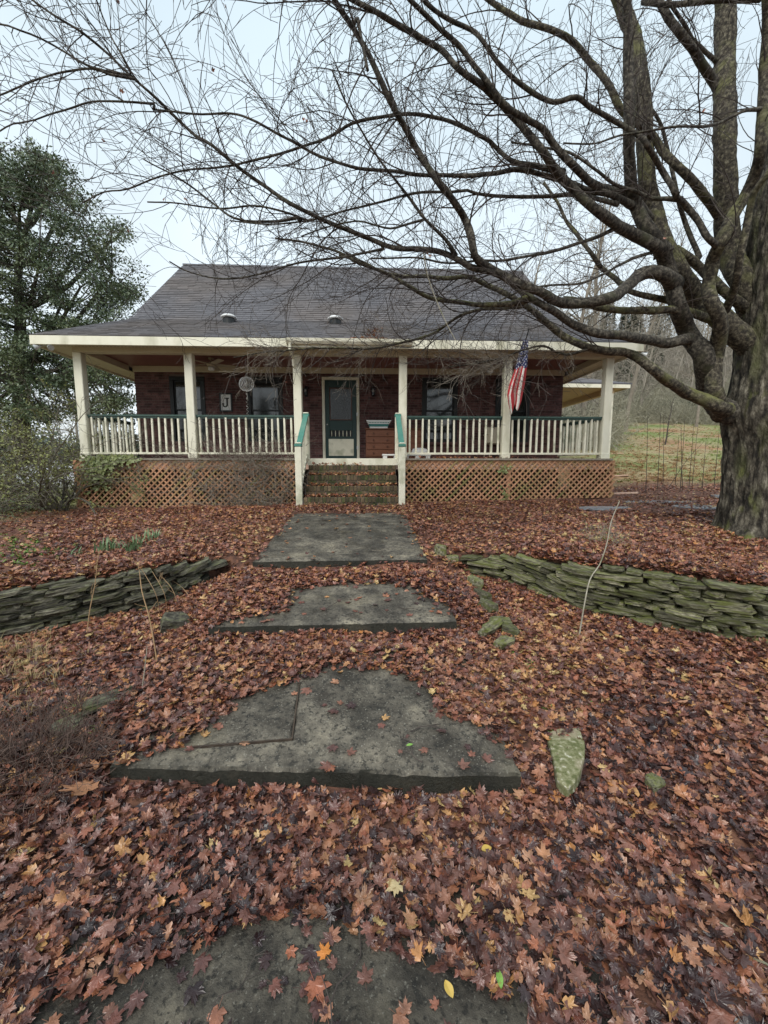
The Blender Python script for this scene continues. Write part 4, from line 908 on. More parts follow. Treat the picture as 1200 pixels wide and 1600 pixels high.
# ------------------------------------------------------------------ the big bare maple
def catmull(P, step):
    P = [Vector(p) for p in P]; out = []; Q = [P[0]*2-P[1]] + P + [P[-1]*2-P[-2]]
    for i in range(1, len(Q)-2):
        a, b, c, d = Q[i-1], Q[i], Q[i+1], Q[i+2]; n = max(2, int((c-b).length/step))
        for k in range(n):
            t = k/n; out.append(.5*((2*b) + (c-a)*t + (2*a-5*b+4*c-d)*t*t + (3*b-a-3*c+d)*t**3))
    out.append(P[-1]); return out
def limb_path(px, y0, y1, step=.07):
    n = len(px); L = [0]
    for i in range(1, n): L.append(L[-1] + math.hypot(px[i][0]-px[i-1][0], px[i][1]-px[i-1][1]))
    P = [onY(px[i][0], px[i][1], y0+(y1-y0)*L[i]/L[-1] + (.10*math.sin(i*1.7+px[0][0]) if 0 < i < n-1 else 0)) for i in range(n)]
    return catmull(P, step)
trng = random.Random(21)
def rvec(s=1.0): return Vector((trng.gauss(0, s), trng.gauss(0, s), trng.gauss(0, s)))
def grow(mb, p, d, L, r, level, maxl, dens, droop=0.0, wig=.16, minr=.0016, sides=(5,4,3,3)):
    """one branch with its side branches; d must be unit"""
    n = max(3, int(L/(.09 if level < 2 else .07))); st = L/n; pts = [p.copy()]; rads = [r]; dirs = [d.copy()]
    bend = rvec(.085 if level < 2 else .14)
    for i in range(n):
        d = (d + rvec(wig*.45) + bend + Vector((0,0,droop))).normalized(); p = p + d*st
        pts.append(p.copy()); rads.append(max(minr, r*(1-.78*(i+1)/n))); dirs.append(d.copy())
    mb.tube(pts, rads, sides[min(level, 3)], False)
    if level < maxl:
        k = int(L*dens[level] + trng.random())
        for q in range(k):
            i = min(n, max(1, int((.12+.88*(q+trng.random())/max(1, k))*n))); dd = dirs[i]
            ax = dd.orthogonal().normalized(); ax.rotate(Matrix.Rotation(trng.uniform(0, 6.283), 3, dd))
            nd = (dd*trng.uniform(.65, 1.0) + ax*trng.uniform(.4, .85)).normalized()
            grow(mb, pts[i], nd, L*trng.uniform(.3, .62)*(1-.4*i/n)+.05, max(minr, rads[i]*.6), level+1, maxl, dens, droop*.6, wig*1.25, minr, sides)
    return pts

tree = empty('maple_tree', (5.95, 5.95, .45), 'huge bare mossy maple tree at right reaching over the yard', 'tree')
# trunk with flared roots and ridged bark
tk = MB(); NA, zs_ = 150, []
z = .15
while z < 9.0: zs_.append(z); z += .032 if z < 5 else .07
for z in zs_:
    t = z-.5; r0 = .50 if z < 4.7 else max(.30, .50 - .06*(z-4.7))
    cx = 6.08 + (.0 if z < 4.4 else .06*(z-4.4)); cy = 5.95 + (.0 if z < 3.2 else .02*(z-3.2))
    for k in range(NA):
        a = 2*math.pi*k/NA; ca, sa = math.cos(a), math.sin(a)
        fl_ = .20*math.exp(-max(0, t)/.17)*(.5 + .5*math.cos(5*a+.8)+.35*math.cos(3*a+2)) + .02*math.exp(-max(0, t)/.5)
        rg = abs(mnoise.noise(Vector((ca*13, sa*13, z*2.0)))); br = -.030*max(0, .30-rg)/.30 + .018*mnoise.noise(Vector((ca*9, sa*9, z*2.2))) + .018*mnoise.noise(Vector((ca*20, sa*20, z*3.2))) + .012*mnoise.noise(Vector((ca*34, sa*34, z*9))) + .03*mnoise.noise(Vector((ca*2.2, sa*2.2, z*.8)))
        sw = .12*math.exp(-((z-2.35)/.33)**2)*max(0, math.cos(a-math.pi))
        r_ = r0 + fl_ + br + sw; tk.v.append((cx+r_*ca, cy+r_*sa, z))
nz_ = len(zs_); tk.f = [(j*NA+k, j*NA+(k+1) % NA, (j+1)*NA+(k+1) % NA, (j+1)*NA+k) for j in range(nz_-1) for k in range(NA)] + [tuple((nz_-1)*NA+k for k in range(NA))]
obj('trunk', tk, M['bark'], tree, smooth=True)
ms = MB(); c = onY(1185, 846, 5.35)
LIMBS = [  # pixels of the photograph, start and end distance, start and end width in pixels, moss
 ([(1195,664),(1160,655),(1140,646),(1120,632),(1108,610),(1103,580),(1098,552),(1084,535),(1070,510),(1060,482),(1052,455),(1044,425),(1036,398),(1022,372),(1005,345),(992,318),(985,290),(983,200),(981,100),(979,0),(976,-120)], 6.2, 4.9, 46, 11, 0, (.3, 9)),
 ([(1128,646),(1116,615),(1115,580),(1119,548),(1125,505),(1111,469),(1107,446),(1115,404),(1126,381),(1143,342),(1166,305),(1183,265),(1189,228),(1193,150),(1198,60),(1200,-60)], 5.8, 5.0, 29, 13, 1, (.4, 7)),
 ([(1127,500),(1148,449),(1155,412),(1166,356),(1180,299),(1203,268),(1230,200)], 5.4, 5.2, 15, 8, 1, (.3, 6)),
 ([(1140,644),(1118,634),(1103,626),(1072,613),(1045,596),(1018,575),(996,558),(978,551),(949,548),(919,543),(883,527),(850,500),(813,472),(785,457),(760,445),(735,433),(695,435),(660,432),(630,432),(597,425),(567,410),(530,398)], 5.6, 5.6, 25, 3.5, 1, (.35, 10)),
 ([(1078,528),(1060,533),(1042,536),(1015,531),(970,524),(937,521),(895,506),(868,488),(850,478),(825,463),(800,442),(772,427),(735,417),(710,402),(685,392),(655,390),(615,386),(575,372),(520,350),(465,325),(435,305),(400,282),(370,260),(330,225),(305,212),(275,185),(240,150),(205,120),(170,85),(130,52),(90,27),(50,0),(-30,-60)], 5.3, 3.6, 20, 2.6, 0, (.28, 11)),
 ([(1052,445),(1038,430),(1018,425),(997,431),(976,452),(949,467),(910,473),(874,473),(850,460),(822,447),(792,435),(760,417),(742,400),(737,372),(725,340),(715,325),(690,290),(670,262),(650,230),(625,185),(600,135),(570,75),(550,40),(522,0),(480,-80)], 5.2, 3.9, 24, 7, 0, (.35, 11)),
 ([(825,466),(800,474),(750,476),(710,472),(672,465),(647,452),(630,442),(610,430),(585,420),(560,410),(530,395),(480,380),(430,372)], 5.4, 5.2, 11, 3, 1, (.15, 10)),
 ([(1108,499),(1078,488),(1045,483),(1018,485),(970,485),(934,479),(905,470),(880,468)], 5.6, 5.7, 15, 9, 1, (.3, 7)),
 ([(1062,478),(1045,470),(1018,464),(985,455),(964,437),(940,419),(925,398),(910,378),(885,345),(868,310),(850,285)], 6.0, 6.6, 13, 4, 1, (.3, 8)),
 ([(1024,393),(987,404),(945,427),(911,441),(860,446),(820,452),(780,470)], 5.1, 4.9, 6, 2.5, 0, (.1, 9)),
 ([(960,357),(917,376),(860,393),(825,400),(785,407),(757,407),(700,410),(640,402),(580,404)], 5.0, 4.6, 7, 2.5, 0, (.1, 9)),
 ([(1034,392),(1020,382),(1000,372),(970,355),(940,335),(920,318),(895,295),(870,270),(850,240),(830,215),(805,185),(765,145),(720,110),(690,80),(650,55),(600,25),(550,0),(470,-50),(380,-75),(270,-85),(160,-100)], 5.1, 3.3, 23, 3.5, 0, (.28, 11)),
 ([(1015,345),(1000,322),(980,306),(950,298),(920,282),(890,252),(865,225),(845,200),(790,165),(750,115),(720,75),(680,40),(640,0),(560,-80),(450,-140),(330,-170)], 5.0, 3.4, 17, 4, 0, (.3, 11)),
 ([(1128,392),(1107,372),(1090,345),(1070,318),(1058,308),(1050,290),(1040,275),(1025,250),(1010,225),(1000,212),(960,190),(925,170),(900,152),(865,160),(825,140),(785,105),(755,65),(735,47),(700,30),(660,0),(610,-50)], 5.5, 4.4, 11, 6, 0, (.15, 9)),
 ([(1064,311),(1040,310),(1020,310),(995,300),(960,287),(930,265),(890,238),(850,230),(800,222)], 5.3, 4.9, 8, 3, 0, (.1, 10)),
 ([(1150,372),(1130,345),(1100,305),(1060,260),(1035,235),(1022,215),(975,175),(950,130),(920,95),(895,65),(860,45),(810,30),(765,0),(700,-50)], 6.0, 5.8, 17, 7, 1, (.3, 9)),
 ([(990,322),(950,302),(920,298),(890,285),(870,280),(850,275),(810,265),(775,270),(735,275),(690,274),(650,273),(600,267),(550,262),(500,245),(470,228),(430,205),(390,185),(360,178),(300,177),(240,170)], 5.0, 3.9, 13, 2.5, 0, (.15, 12)),
 ([(965,318),(900,305),(860,307),(800,307),(745,303),(730,297),(705,300),(650,303),(600,315),(560,325),(480,345),(420,350),(360,345)], 5.1, 4.3, 9, 2, 0, (.1, 11)),
 ([(880,268),(860,265),(822,257),(800,252),(780,237),(765,222),(750,212),(725,200),(690,185),(640,178),(600,182),(550,192),(520,210),(470,230),(415,245),(370,257),(300,265),(250,277),(200,295),(165,300),(130,315)], 4.9, 4.0, 10, 2, 0, (.1, 12)),
 ([(1125,140),(1110,120),(1080,75),(1050,35),(1030,0),(1005,-50)], 6.1, 5.6, 15, 10, 0, (.2, 8)),
 ([(1118,95),(1085,65),(1060,25),(1045,0)], 6.1, 5.6, 7, 5, 0, (.2, 6)),
 ([(1192,170),(1160,175),(1130,190),(1100,197),(1060,197),(1000,207),(970,212),(930,225),(880,222)], 5.0, 4.7, 6, 2.5, 0, (.1, 9)),
 ([(1092,402),(1080,370),(1070,345),(1060,310),(1050,270),(1045,245),(1030,190),(1010,160),(1000,135),(985,60)], 6.2, 6.4, 9, 4, 0, (.2, 7)),
 ([(822,478),(785,482),(760,482),(735,487),(710,498),(685,517),(660,527),(635,533),(596,542),(570,545),(533,543),(483,544),(440,548),(400,552),(365,558)], 5.5, 5.8, 7, 2, 1, (.08, 14)),
 ([(922,545),(905,550),(887,554),(865,549),(848,540),(815,548),(780,560),(740,568),(700,574)], 5.6, 5.4, 6, 1.8, 0, (.2, 14)),
 ([(205,120),(145,107),(100,80),(65,62),(30,47),(0,38),(-60,30)], 3.9, 3.7, 4.5, 2.2, 0, (.1, 10)),
 ([(210,124),(170,117),(145,109),(100,112),(65,122),(25,137),(0,147),(-60,170)], 3.9, 3.8, 4.5, 2, 0, (.1, 10)),
 ([(242,161),(195,157),(145,160),(100,172),(55,187),(20,192),(0,205)], 4.0, 3.9, 4, 2, 0, (.1, 10)),
 ([(465,340),(435,347),(400,347),(365,340),(330,315),(305,295),(270,275),(225,250)], 4.4, 4.3, 6, 2, 0, (.1, 11)),
 ([(205,115),(190,85),(170,50),(150,0),(135,-60)], 3.9, 3.7, 3.5, 2, 0, (.1, 8)),
 ([(600,388),(560,398),(500,405),(450,414),(400,430),(350,436),(300,426),(265,408)], 4.7, 4.8, 5, 2, 0, (.1, 12)),
 ([(712,398),(695,372),(665,342),(642,312),(620,287),(602,262),(585,237),(565,205),(540,160),(520,110)], 4.7, 4.2, 7, 2.5, 0, (.2, 9)),
 ([(665,342),(630,352),(610,356),(580,350),(560,346),(520,352),(470,368)], 4.5, 4.4, 4.5, 2, 0, (.1, 10)),
 ([(480,345),(440,330),(390,322),(340,325),(280,318),(230,315)], 4.4, 4.3, 4, 2, 0, (.1, 11)),
 ([(560,30),(568,80),(575,110),(565,60)], 3.9, 3.9, 6, 4, 0, (.2, 6)),
 ([(1005,4),(1060,6),(1110,2),(1190,-2)], 5.3, 5.3, 9, 7, 0, (.2, 6)),
 ([(1185,520),(1160,440),(1142,400),(1135,350),(1133,250),(1132,150),(1133,50),(1135,-100)], 6.15, 6.3, 37, 27, 1, (.5, 5)),
 ([(1190,560),(1150,520),(1120,492),(1096,472),(1075,445),(1060,425),(1036,378),(1020,325),(1010,270),(1004,150),(990,60),(968,0),(940,-80)], 6.05, 6.3, 36, 20, 1, (.5, 6)),
 ([(1190,500),(1140,462),(1118,441),(1095,420),(1072,400),(1055,388)], 6.0, 6.2, 20, 12, 1, (.5, 4)),
]
tw = MB(); SAMP = []                                       # samples of the limbs made so far: a branch starts on the axis of its parent
for pxs, y0, y1, w0, w1, moss, (t0, dens) in sorted(LIMBS, key=lambda l: -l[3]):
    P = limb_path(pxs, y0, y1)
    if SAMP and w0 < 30:
        q0 = pxs[0]; dmin, par = min(((math.hypot(a-q0[0], b-q0[1]), c) for a, b, c in SAMP), key=lambda t: t[0])
        if dmin < 26:
            dy = par.y - P[0].y; nn = len(P); new = []
            for i, p in enumerate(P):
                wq = max(0, 1 - i/max(4, min(22, nn*.5)))**1.5; a, b = project(np.array(p)); e = onY(float(a), float(b), p.y + dy*wq); new.append(e)
            P = [par.copy(), par.lerp(new[0], .5)] + new if (par-new[0]).length > .03 else new
    n = len(P); SAMP += [(*map(float, project(np.array(p))), p.copy()) for p in P[::2]]; s_ = MB(); rads = []
    acc = 0.0
    for i, p in enumerate(P):
        acc += (p-P[i-1]).length if i else 0; flare = 1 + (.32*math.exp(-(acc/.34)**2) if w0 > 30 else .25*math.exp(-(acc/.12)**2))
        D = float((np.array(p)-C0) @ FW); w = w0 + (w1-w0)*min(1, (i/(n-1))**.5)
        rads.append(flare*.5*w/FPX*D*(1+.10*mnoise.noise(p*5)+.05*mnoise.noise(p*17)))
        P[i] = p + Vector((mnoise.noise(p*3), mnoise.noise(p*3+Vector((9,0,0))), mnoise.noise(p*3+Vector((0,7,0)))))*.012
    ns_ = 14 if w0 > 12 else 7; s_.tube(P, rads, ns_, True)
    for q in range(len(s_.v)):                                # knobbly bark
        ii = q//ns_; v = Vector(s_.v[q]); c_ = P[min(ii, n-1)]; k_ = 1 + .055*mnoise.noise(v*24) + .06*mnoise.noise(v*52); s_.v[q] = tuple(c_ + (v-c_)*k_)
    obj('limb', s_, M['limb'] if moss else M['limbdark'], tree, smooth=True)
    L = sum((P[i+1]-P[i]).length for i in range(n-1)); k = int(L*dens*.39)
    for q in range(k):
        u = t0 + (1-t0)*((q+trng.random())/k); i = min(n-2, int(u*(n-1))); d = (P[i+1]-P[i]).normalized()
        ax = d.orthogonal().normalized(); ax.rotate(Matrix.Rotation(trng.uniform(0, 6.283), 3, d))
        nd = (d*trng.uniform(.5, 1.1) + ax*trng.uniform(.5, 1.0) + Vector((-.22, -.05, .05))).normalized()
        r_ = min(rads[i]*.55, trng.uniform(.0045, .0105)); Ls = trng.uniform(.35, 1.0) if trng.random() < .55 else trng.uniform(.9, 1.8)
        grow(tw, P[i], nd, Ls, r_, 1, 3, (0, 4.6, 3.6, 0), trng.choice((-.05, -.02, .0, .03)), .15, .0021)
two = obj('twigs', tw, M['twig'], tree); two['kind'] = 'stuff'
# drooping pale twigs in front of the porch roof
tw2 = MB()
for (px, py, yy, n_) in ((560,545,5.8,10), (470,546,5.8,12), (420,549,5.8,10), (620,538,5.75,8), (800,556,5.4,10), (760,565,5.4,10), (690,515,5.6,8), (860,550,5.5,6)):
    for q in range(n_):
        p = onY(px+trng.uniform(-35, 35), py+trng.uniform(-3, 3), yy); d = Vector((trng.uniform(-1.2, .1), trng.uniform(-.4, .4), trng.uniform(-.7, .25))).normalized()
        grow(tw2, p, d, trng.uniform(.3, .8), .004, 1, 3, (0, 7, 7, 0), trng.choice((-.05, .03, 0)), .22, .0018)
t2 = obj('twigs', tw2, M['twiggrey'], tree); t2['kind'] = 'stuff'
# the pale broken twig caught in the branches
P = catmull([onY(*q) for q in ((662,395,4.6), (668,430,4.6), (682,470,4.6), (700,510,4.6), (712,532,4.6))], .05)
m = MB(); m.tube(P, [.008 - .004*i/len(P) for i in range(len(P))], 6); tag(obj('broken_branch', m, M['palestick'], origin=P[0]), 'pale broken twig dangling from the maple before the roof', 'branch')

# ------------------------------------------------------------------ leaves: meshes used for scattering
def maple_leaf(seed, curl, cup, torn=False):
    rr = random.Random(seed); pts = []
    lobes = [(90,1.0), (38,.86), (142,.86), (-12,.56), (192,.56)]
    seq = [(-90,.16), (-62,.46), (-34,.48), (-14,.66), (0,.52), (11,.50), (20,.74), (31,.72), (40,.92), (50,.68), (60,.50), (67,.52), (76,.82), (83,.74), (90,1.0),
           (97,.74), (104,.82), (113,.52), (120,.50), (130,.68), (140,.92), (149,.72), (160,.74), (169,.50), (180,.52), (194,.66), (214,.48), (242,.46)]
    if torn: cut = rr.uniform(-60, 240); seq = [(a, r_*(.42 if abs((a-cut+180) % 360-180) < rr.uniform(35, 60) else 1)) for a, r_ in seq]
    for a, r_ in seq: pts.append((r_*(1+rr.uniform(-.1, .1))*math.cos(R(a)), r_*(1+rr.uniform(-.1, .1))*math.sin(R(a))))
    mb = MB(); vs = [(0, 0)] + [(x*.5, y*.5) for x, y in pts] + pts; n = len(pts)
    ax = rr.uniform(0, 3.14); ca, sa = math.cos(ax), math.sin(ax); ph = rr.uniform(0, 6)
    for i, (x, y) in enumerate(vs):
        s_ = x*ca + y*sa; t_ = -x*sa + y*ca
        z = curl*s_*s_ + cup*(x*x+y*y) + .05*math.sin(5*x+ph)*math.cos(4*y+ph) + (.05*rr.uniform(-1, 1) if i > n else 0)
        if curl > .55: s_ = math.sin(s_*1.5)/1.5
        X_, Y_ = s_*ca - t_*sa, s_*sa + t_*ca; mb.v.append((X_*.5, Y_*.5, z*.5))
    mb.f = [(0, 1+i, 1+(i+1) % n) for i in range(n)] + [(1+i, 1+n+i, 1+n+(i+1) % n, 1+(i+1) % n) for i in range(n)]
    b = len(mb.v); mb.v += [(-.008,-.04,0), (.008,-.04,0), (.03,-.42,.05), (.018,-.42,.05)]; mb.f.append((b, b+1, b+2, b+3))
    return mb
def hidden_collection(name, meshes):
    c = bpy.data.collections.new(name)
    for i, me in enumerate(meshes): c.objects.link(bpy.data.objects.new('%s_%02d' % (name, i), me))
    return c
def scatter(name, pts, rot, scl, idx, tint, coll, age=None):
    me = bpy.data.meshes.new(name); me.from_pydata([tuple(p) for p in pts], [], [])
    def attr(nm, tp, data, key='value'):
        a = me.attributes.new(nm, tp, 'POINT'); a.data.foreach_set(key, np.asarray(data, dtype=np.float32 if tp != 'INT' else np.int32).ravel())
    attr('rot', 'FLOAT_VECTOR', rot, 'vector'); attr('scl', 'FLOAT', scl); attr('idx', 'INT', idx); attr('tint', 'FLOAT', tint); attr('age', 'FLOAT', age if age is not None else np.zeros(len(pts)))
    o = bpy.data.objects.new(name, me); COL.objects.link(o)
    ng = bpy.data.node_groups.new(name+'_nodes', 'GeometryNodeTree')
    ng.interface.new_socket('Geometry', in_out='INPUT', socket_type='NodeSocketGeometry'); ng.interface.new_socket('Geometry', in_out='OUTPUT', socket_type='NodeSocketGeometry')
    N = ng.nodes.new; gi, go = N('NodeGroupInput'), N('NodeGroupOutput'); ip = N('GeometryNodeInstanceOnPoints'); ci = N('GeometryNodeCollectionInfo')
    ci.inputs['Collection'].default_value = coll; ci.inputs['Separate Children'].default_value = True; ci.inputs['Reset Children'].default_value = True
    def na(nm, tp): q = N('GeometryNodeInputNamedAttribute'); q.data_type = tp; q.inputs['Name'].default_value = nm; return [s for s in q.outputs if s.enabled][0]
    e2r = N('FunctionNodeEulerToRotation'); K = ng.links.new
    K(na('rot', 'FLOAT_VECTOR'), e2r.inputs[0]); K(gi.outputs[0], ip.inputs['Points']); K(ci.outputs[0], ip.inputs['Instance']); ip.inputs['Pick Instance'].default_value = True
    K(na('idx', 'INT'), ip.inputs['Instance Index']); K(e2r.outputs[0], ip.inputs['Rotation']); K(na('scl', 'FLOAT'), ip.inputs['Scale']); K(ip.outputs[0], go.inputs[0])
    md = o.modifiers.new('scatter', 'NODES'); md.node_group = ng
    return o

LV = [maple_leaf(300+i, c_, u_) for i, (c_, u_) in enumerate([(.1,.05), (-.15,.1), (.3,0), (.05,-.2), (.5,.1), (-.35,.1), (.8,-.1), (.2,.3), (.65,.2), (-.1,-.1), (1.0,0), (.4,-.3)])]
LV += [maple_leaf(340+i, c_, u_, True) for i, (c_, u_) in enumerate([(.3,.1), (.9,0), (-.4,.2), (1.3,-.2), (.1,-.3), (.7,.4)])]
def oval_mesh(seed, curl):
    rr = random.Random(seed); mb = MB(); n = 8; W_ = rr.uniform(.34, .55)
    for i in range(n+1):
        t = i/n; w = W_*.5*math.sin(math.pi*(t*.96+.02))**.75*(1+rr.uniform(-.15, .15)); z = curl*(t-.5)**2*1.3
        for k in (-1, -.5, 0, .5, 1): mb.v.append((.75*w*k*(1-.25*abs(curl)), .75*(t-.5), .75*(z + abs(k)**2*.22*curl + rr.uniform(-.015, .015))))
    mb.f = [(5*i+k, 5*i+k+1, 5*i+6+k, 5*i+5+k) for i in range(n) for k in range(4)]
    return mb
LV += [oval_mesh(360+i, c_) for i, c_ in enumerate((.15, .4))]
LVM = [mb.mesh('leafmesh') for mb in LV]
for me in LVM: me.materials.append(M['leaf'])
leafcol = hidden_collection('leafset', LVM)

def in_poly(px, py, poly):
    ins = np.zeros(len(px), bool); n = len(poly)
    for i in range(n):
        x0, y0 = poly[i]; x1, y1 = poly[(i+1) % n]
        c_ = ((y0 > py) != (y1 > py)) & (px < (x1-x0)*(py-y0)/(y1-y0+1e-9)+x0); ins ^= c_
    return ins
VIS = [[(398,880),(412,860),(455,800),(634,800),(672,872),(674,880)],
       [(326,992),(345,970),(420,955),(470,925),(520,912),(590,908),(650,920),(690,940),(714,968),(714,982)],
       [(173,1228),(195,1185),(255,1172),(310,1150),(345,1118),(400,1080),(460,1056),(560,1045),(640,1060),(675,1082),(690,1112),(760,1140),(800,1190),(815,1246)],
       [(0,1640),(60,1570),(150,1545),(240,1505),(340,1468),(430,1425),(520,1436),(590,1480),(640,1500),(700,1530),(790,1560),(850,1602),(880,1640)]]
def leaf_points(n, x0, x1, y0, y1):
    x = nrg.uniform(x0, x1, n); y = nrg.uniform(y0, y1, n); return x, y
xs1, ys1 = leaf_points(84000, -3.6, 4.6, .55, 4.6)
xs2, ys2 = leaf_points(84000, -8.5, 8.6, 3.1, 9.35)
xs3, ys3 = leaf_points(15000, 5.9, 14, 7.5, 13)
xs4, ys4 = leaf_points(5000, 4.6, 8, 2.0, 4.5)
x = np.concatenate([xs1, xs2, xs3, xs4]); y = np.concatenate([ys1, ys2, ys3, ys4])
st = slab_top(x, y); g = ground(x, y); on = st > g-.02; z = np.where(on, st, g)
px, py = project(np.stack([x, y, z], 1))
keep = (px > -130) & (px < 1330) & (py < 1720) & (py > 600)
vis = np.zeros(len(x), bool)
wob = np.array([mnoise.noise(Vector((a*2.2, b*2.2, 8))) for a, b in zip(x, y)]); wob2 = np.array([mnoise.noise(Vector((a*6, b*6, 2))) for a, b in zip(x, y)])
for poly in VIS: vis |= in_poly(px + 24*wob + 16*wob2 + nrg.normal(0, 8, len(x)), py + 8*wob - 6*wob2 + nrg.normal(0, 4, len(x)), poly)
keep &= ~(vis & (nrg.random(len(x)) > np.where(y < 1.6, .05, .010)))
# leaves thin out on the left lawn edge, on the wet drive and under the walls' stones
keep &= ~((px < 75) & (py > 835) & (py < 905) & (nrg.random(len(x)) < .62))
keep &= ~((x < -5.2) & (y > 5) & (nrg.random(len(x)) < .75)); keep &= ~((x < -2.4) & (y < 3.2) & (nrg.random(len(x)) < .30))
keep &= ~((px > 925) & (px < 1135) & (py > 768) & (py < 800) & (nrg.random(len(x)) < .72))
keep &= ~((y > 9.0) & (x > -6.6) & (x < 5.9))
keep &= ~((x > SX0-.1) & (x < SX1+.1) & (y > 8.15))
keep &= ~((y > 10.5) & (nrg.random(len(x)) < np.clip((y-10.5)/2.5, 0, 1)))
keep &= np.hypot(x-6.08, y-5.95) > .5
for W in (RWa, LWa):
    yw = np.interp(x, W[:,0], W[:,1]); sidem = (x > 1.31) if W is RWa else (x < -1.75)
    keep &= ~(sidem & (y > yw-.05) & (y < yw+.05)); z = np.where(sidem & (y > yw) & (y < yw+.27), np.maximum(z, np.interp(x, W[:,0], W[:,3])-.012), z)
x, y, z, on, px, py = (a[keep] for a in (x, y, z, on, px, py)); n = len(x)
near = np.clip((5.0-y)/4.0, 0, 1)
dz = np.where(on, .004, .0) + nrg.random(n)**1.6*np.where(on & vis[keep], .006, .042)
tilt = np.where(on & vis[keep], .08, .29)
rot = np.stack([nrg.normal(0, 1, n)*tilt, nrg.normal(0, 1, n)*tilt, nrg.uniform(0, 6.283, n)], 1)
scl = np.clip(nrg.normal(.071, .019, n), .035, .125)
# colours drift in patches: plum brown near the path, more orange towards the house and the tree
patch = np.array([mnoise.noise(Vector((a*.9, b*.9, 3))) for a, b in zip(x[::1], y[::1])])
tint = np.clip(nrg.beta(1.3, 2.2, n) + .22*patch + .17*(1-near) - .02*near, 0, 1)
tint = np.where(nrg.random(n) < .02, nrg.uniform(.86, 1, n), tint)
idx = nrg.integers(0, len(LVM), n)
idx = np.where(on & vis[keep], nrg.integers(0, 4, n), idx)
slope = np.hypot(ground(x+.05, y)-ground(x-.05, y), ground(x, y+.05)-ground(x, y-.05))/.1
dz = dz + np.where(on, 0, np.clip((slope-.25)*.05, 0, .05))
leaves = scatter('fallen_leaves', np.stack([x, y, z+dz], 1), rot, scl, idx, tint, leafcol, np.clip(.10+.42*near+nrg.normal(0, .22, n)+.25*patch, 0, 1))
tag(leaves, 'brown and orange fallen maple leaves covering the whole yard', 'leaves', kind='stuff')
# leaves on the steps and the porch edge
q = []
for (yf, zt), yb in zip(STEPS, [s[0] for s in STEPS[1:]]+[9.3]):
    for k in range(240 if yf < 9 else 60): q.append((rnd.uniform(SX0+.02, SX1-.02) if yf < 9 else rnd.uniform(SX0, SX1-.7), yf+.06+(yb-yf-.07)*rnd.random(), zt+rnd.random()*.055))
for k in range(120): q.append((rnd.uniform(.9, 4.6) if k % 2 else rnd.uniform(1.6, 2.9), rnd.uniform(9.34, 9.42), FZ+rnd.uniform(.004, .03)))
for k in range(70): q.append((onY(580+rnd.gauss(0, 14), 520, 8.99).x, EY-.03-rnd.random()*.07, EZ-.02+rnd.random()*.02))
for k in range(60):
    yy = rnd.uniform(9.15, 10.2); q.append((onY(583, 510, yy).x+rnd.gauss(0, .1), yy, EZ+(yy-EY)/(TY-EY)*(TZ-EZ)+.025))
q = np.array(q); n = len(q)
sl = scatter('step_leaves', q, np.stack([nrg.normal(0,.4,n), nrg.normal(0,.4,n), nrg.uniform(0,6.28,n)], 1), np.clip(nrg.normal(.085,.018,n), .05, .12), nrg.integers(0, len(LVM), n), np.clip(nrg.beta(2.4,2.4,n)+.12, 0, 1), leafcol)
tag(sl, 'fallen leaves lying on the brick steps, porch edge and gutter', 'leaves', kind='stuff')
# a few last leaves still hanging in the maple
q = np.array([onY(a, b, c_) for a, b, c_ in ((332,110,4.0), (190,143,3.9), (163,220,3.95), (83,270,4.0), (200,360,4.2), (475,187,4.2), (480,190,4.2), (672,400,4.6), (668,396,4.6), (1100,173,5.2), (290,312,4.3), (255,312,4.3), (398,147,4.1), (385,128,4.1), (352,10,3.9), (184,3,3.8), (1038,372,5.0), (1040,362,5.0), (447,597,8.9))]); n = len(q)
hl = scatter('hanging_leaves', q, np.stack([nrg.uniform(.8,2.2,n), nrg.normal(0,.6,n), nrg.uniform(0,6.28,n)], 1), np.full(n, .055), nrg.integers(4, len(LVM), n), nrg.uniform(.3, .75, n), leafcol)
hl.parent = tree; hl.location = -tree.location; hl['kind'] = 'stuff'
# the one big curled leaf beside the near slab and some single bright leaves
def one_leaf(px, py, z, s, rz, mat, label, k=0, tilt=(0,0), up=.02):
    p = onZ(px, py, z); me = LV[k].mesh('leaf'); me.materials.append(mat)
    o = inst('leaf', me, None, (p.x, p.y, max(gz(p.x, p.y), float(slab_top(np.array([p.x]), np.array([p.y]))[0]))+up), (tilt[0], tilt[1], rz), (s, s, s)); return tag(o, label, 'leaf')
def lmat(name, a, b_): return pmat(name, [a, b_], 14, .45, .3, 40)
one_leaf(135, 1232, -.02, .26, 2.5, lmat('tan_leaf', (.33,.15,.08), (.42,.22,.12)), 'large tan maple leaf lying beside the left end of the near slab', 2, (.15, .2), .06)
one_leaf(508, 1497, -.11, .075, .6, lmat('orange_leaf', (.46,.15,.03), (.55,.22,.05)), 'single bright orange maple leaf on the front concrete', 1)
one_leaf(620, 1405, -.12, .10, 2.0, lmat('straw_leaf', (.42,.32,.17), (.5,.4,.22)), 'pale straw coloured leaf among brown ones below the near slab', 3, (.1, .1), .05)
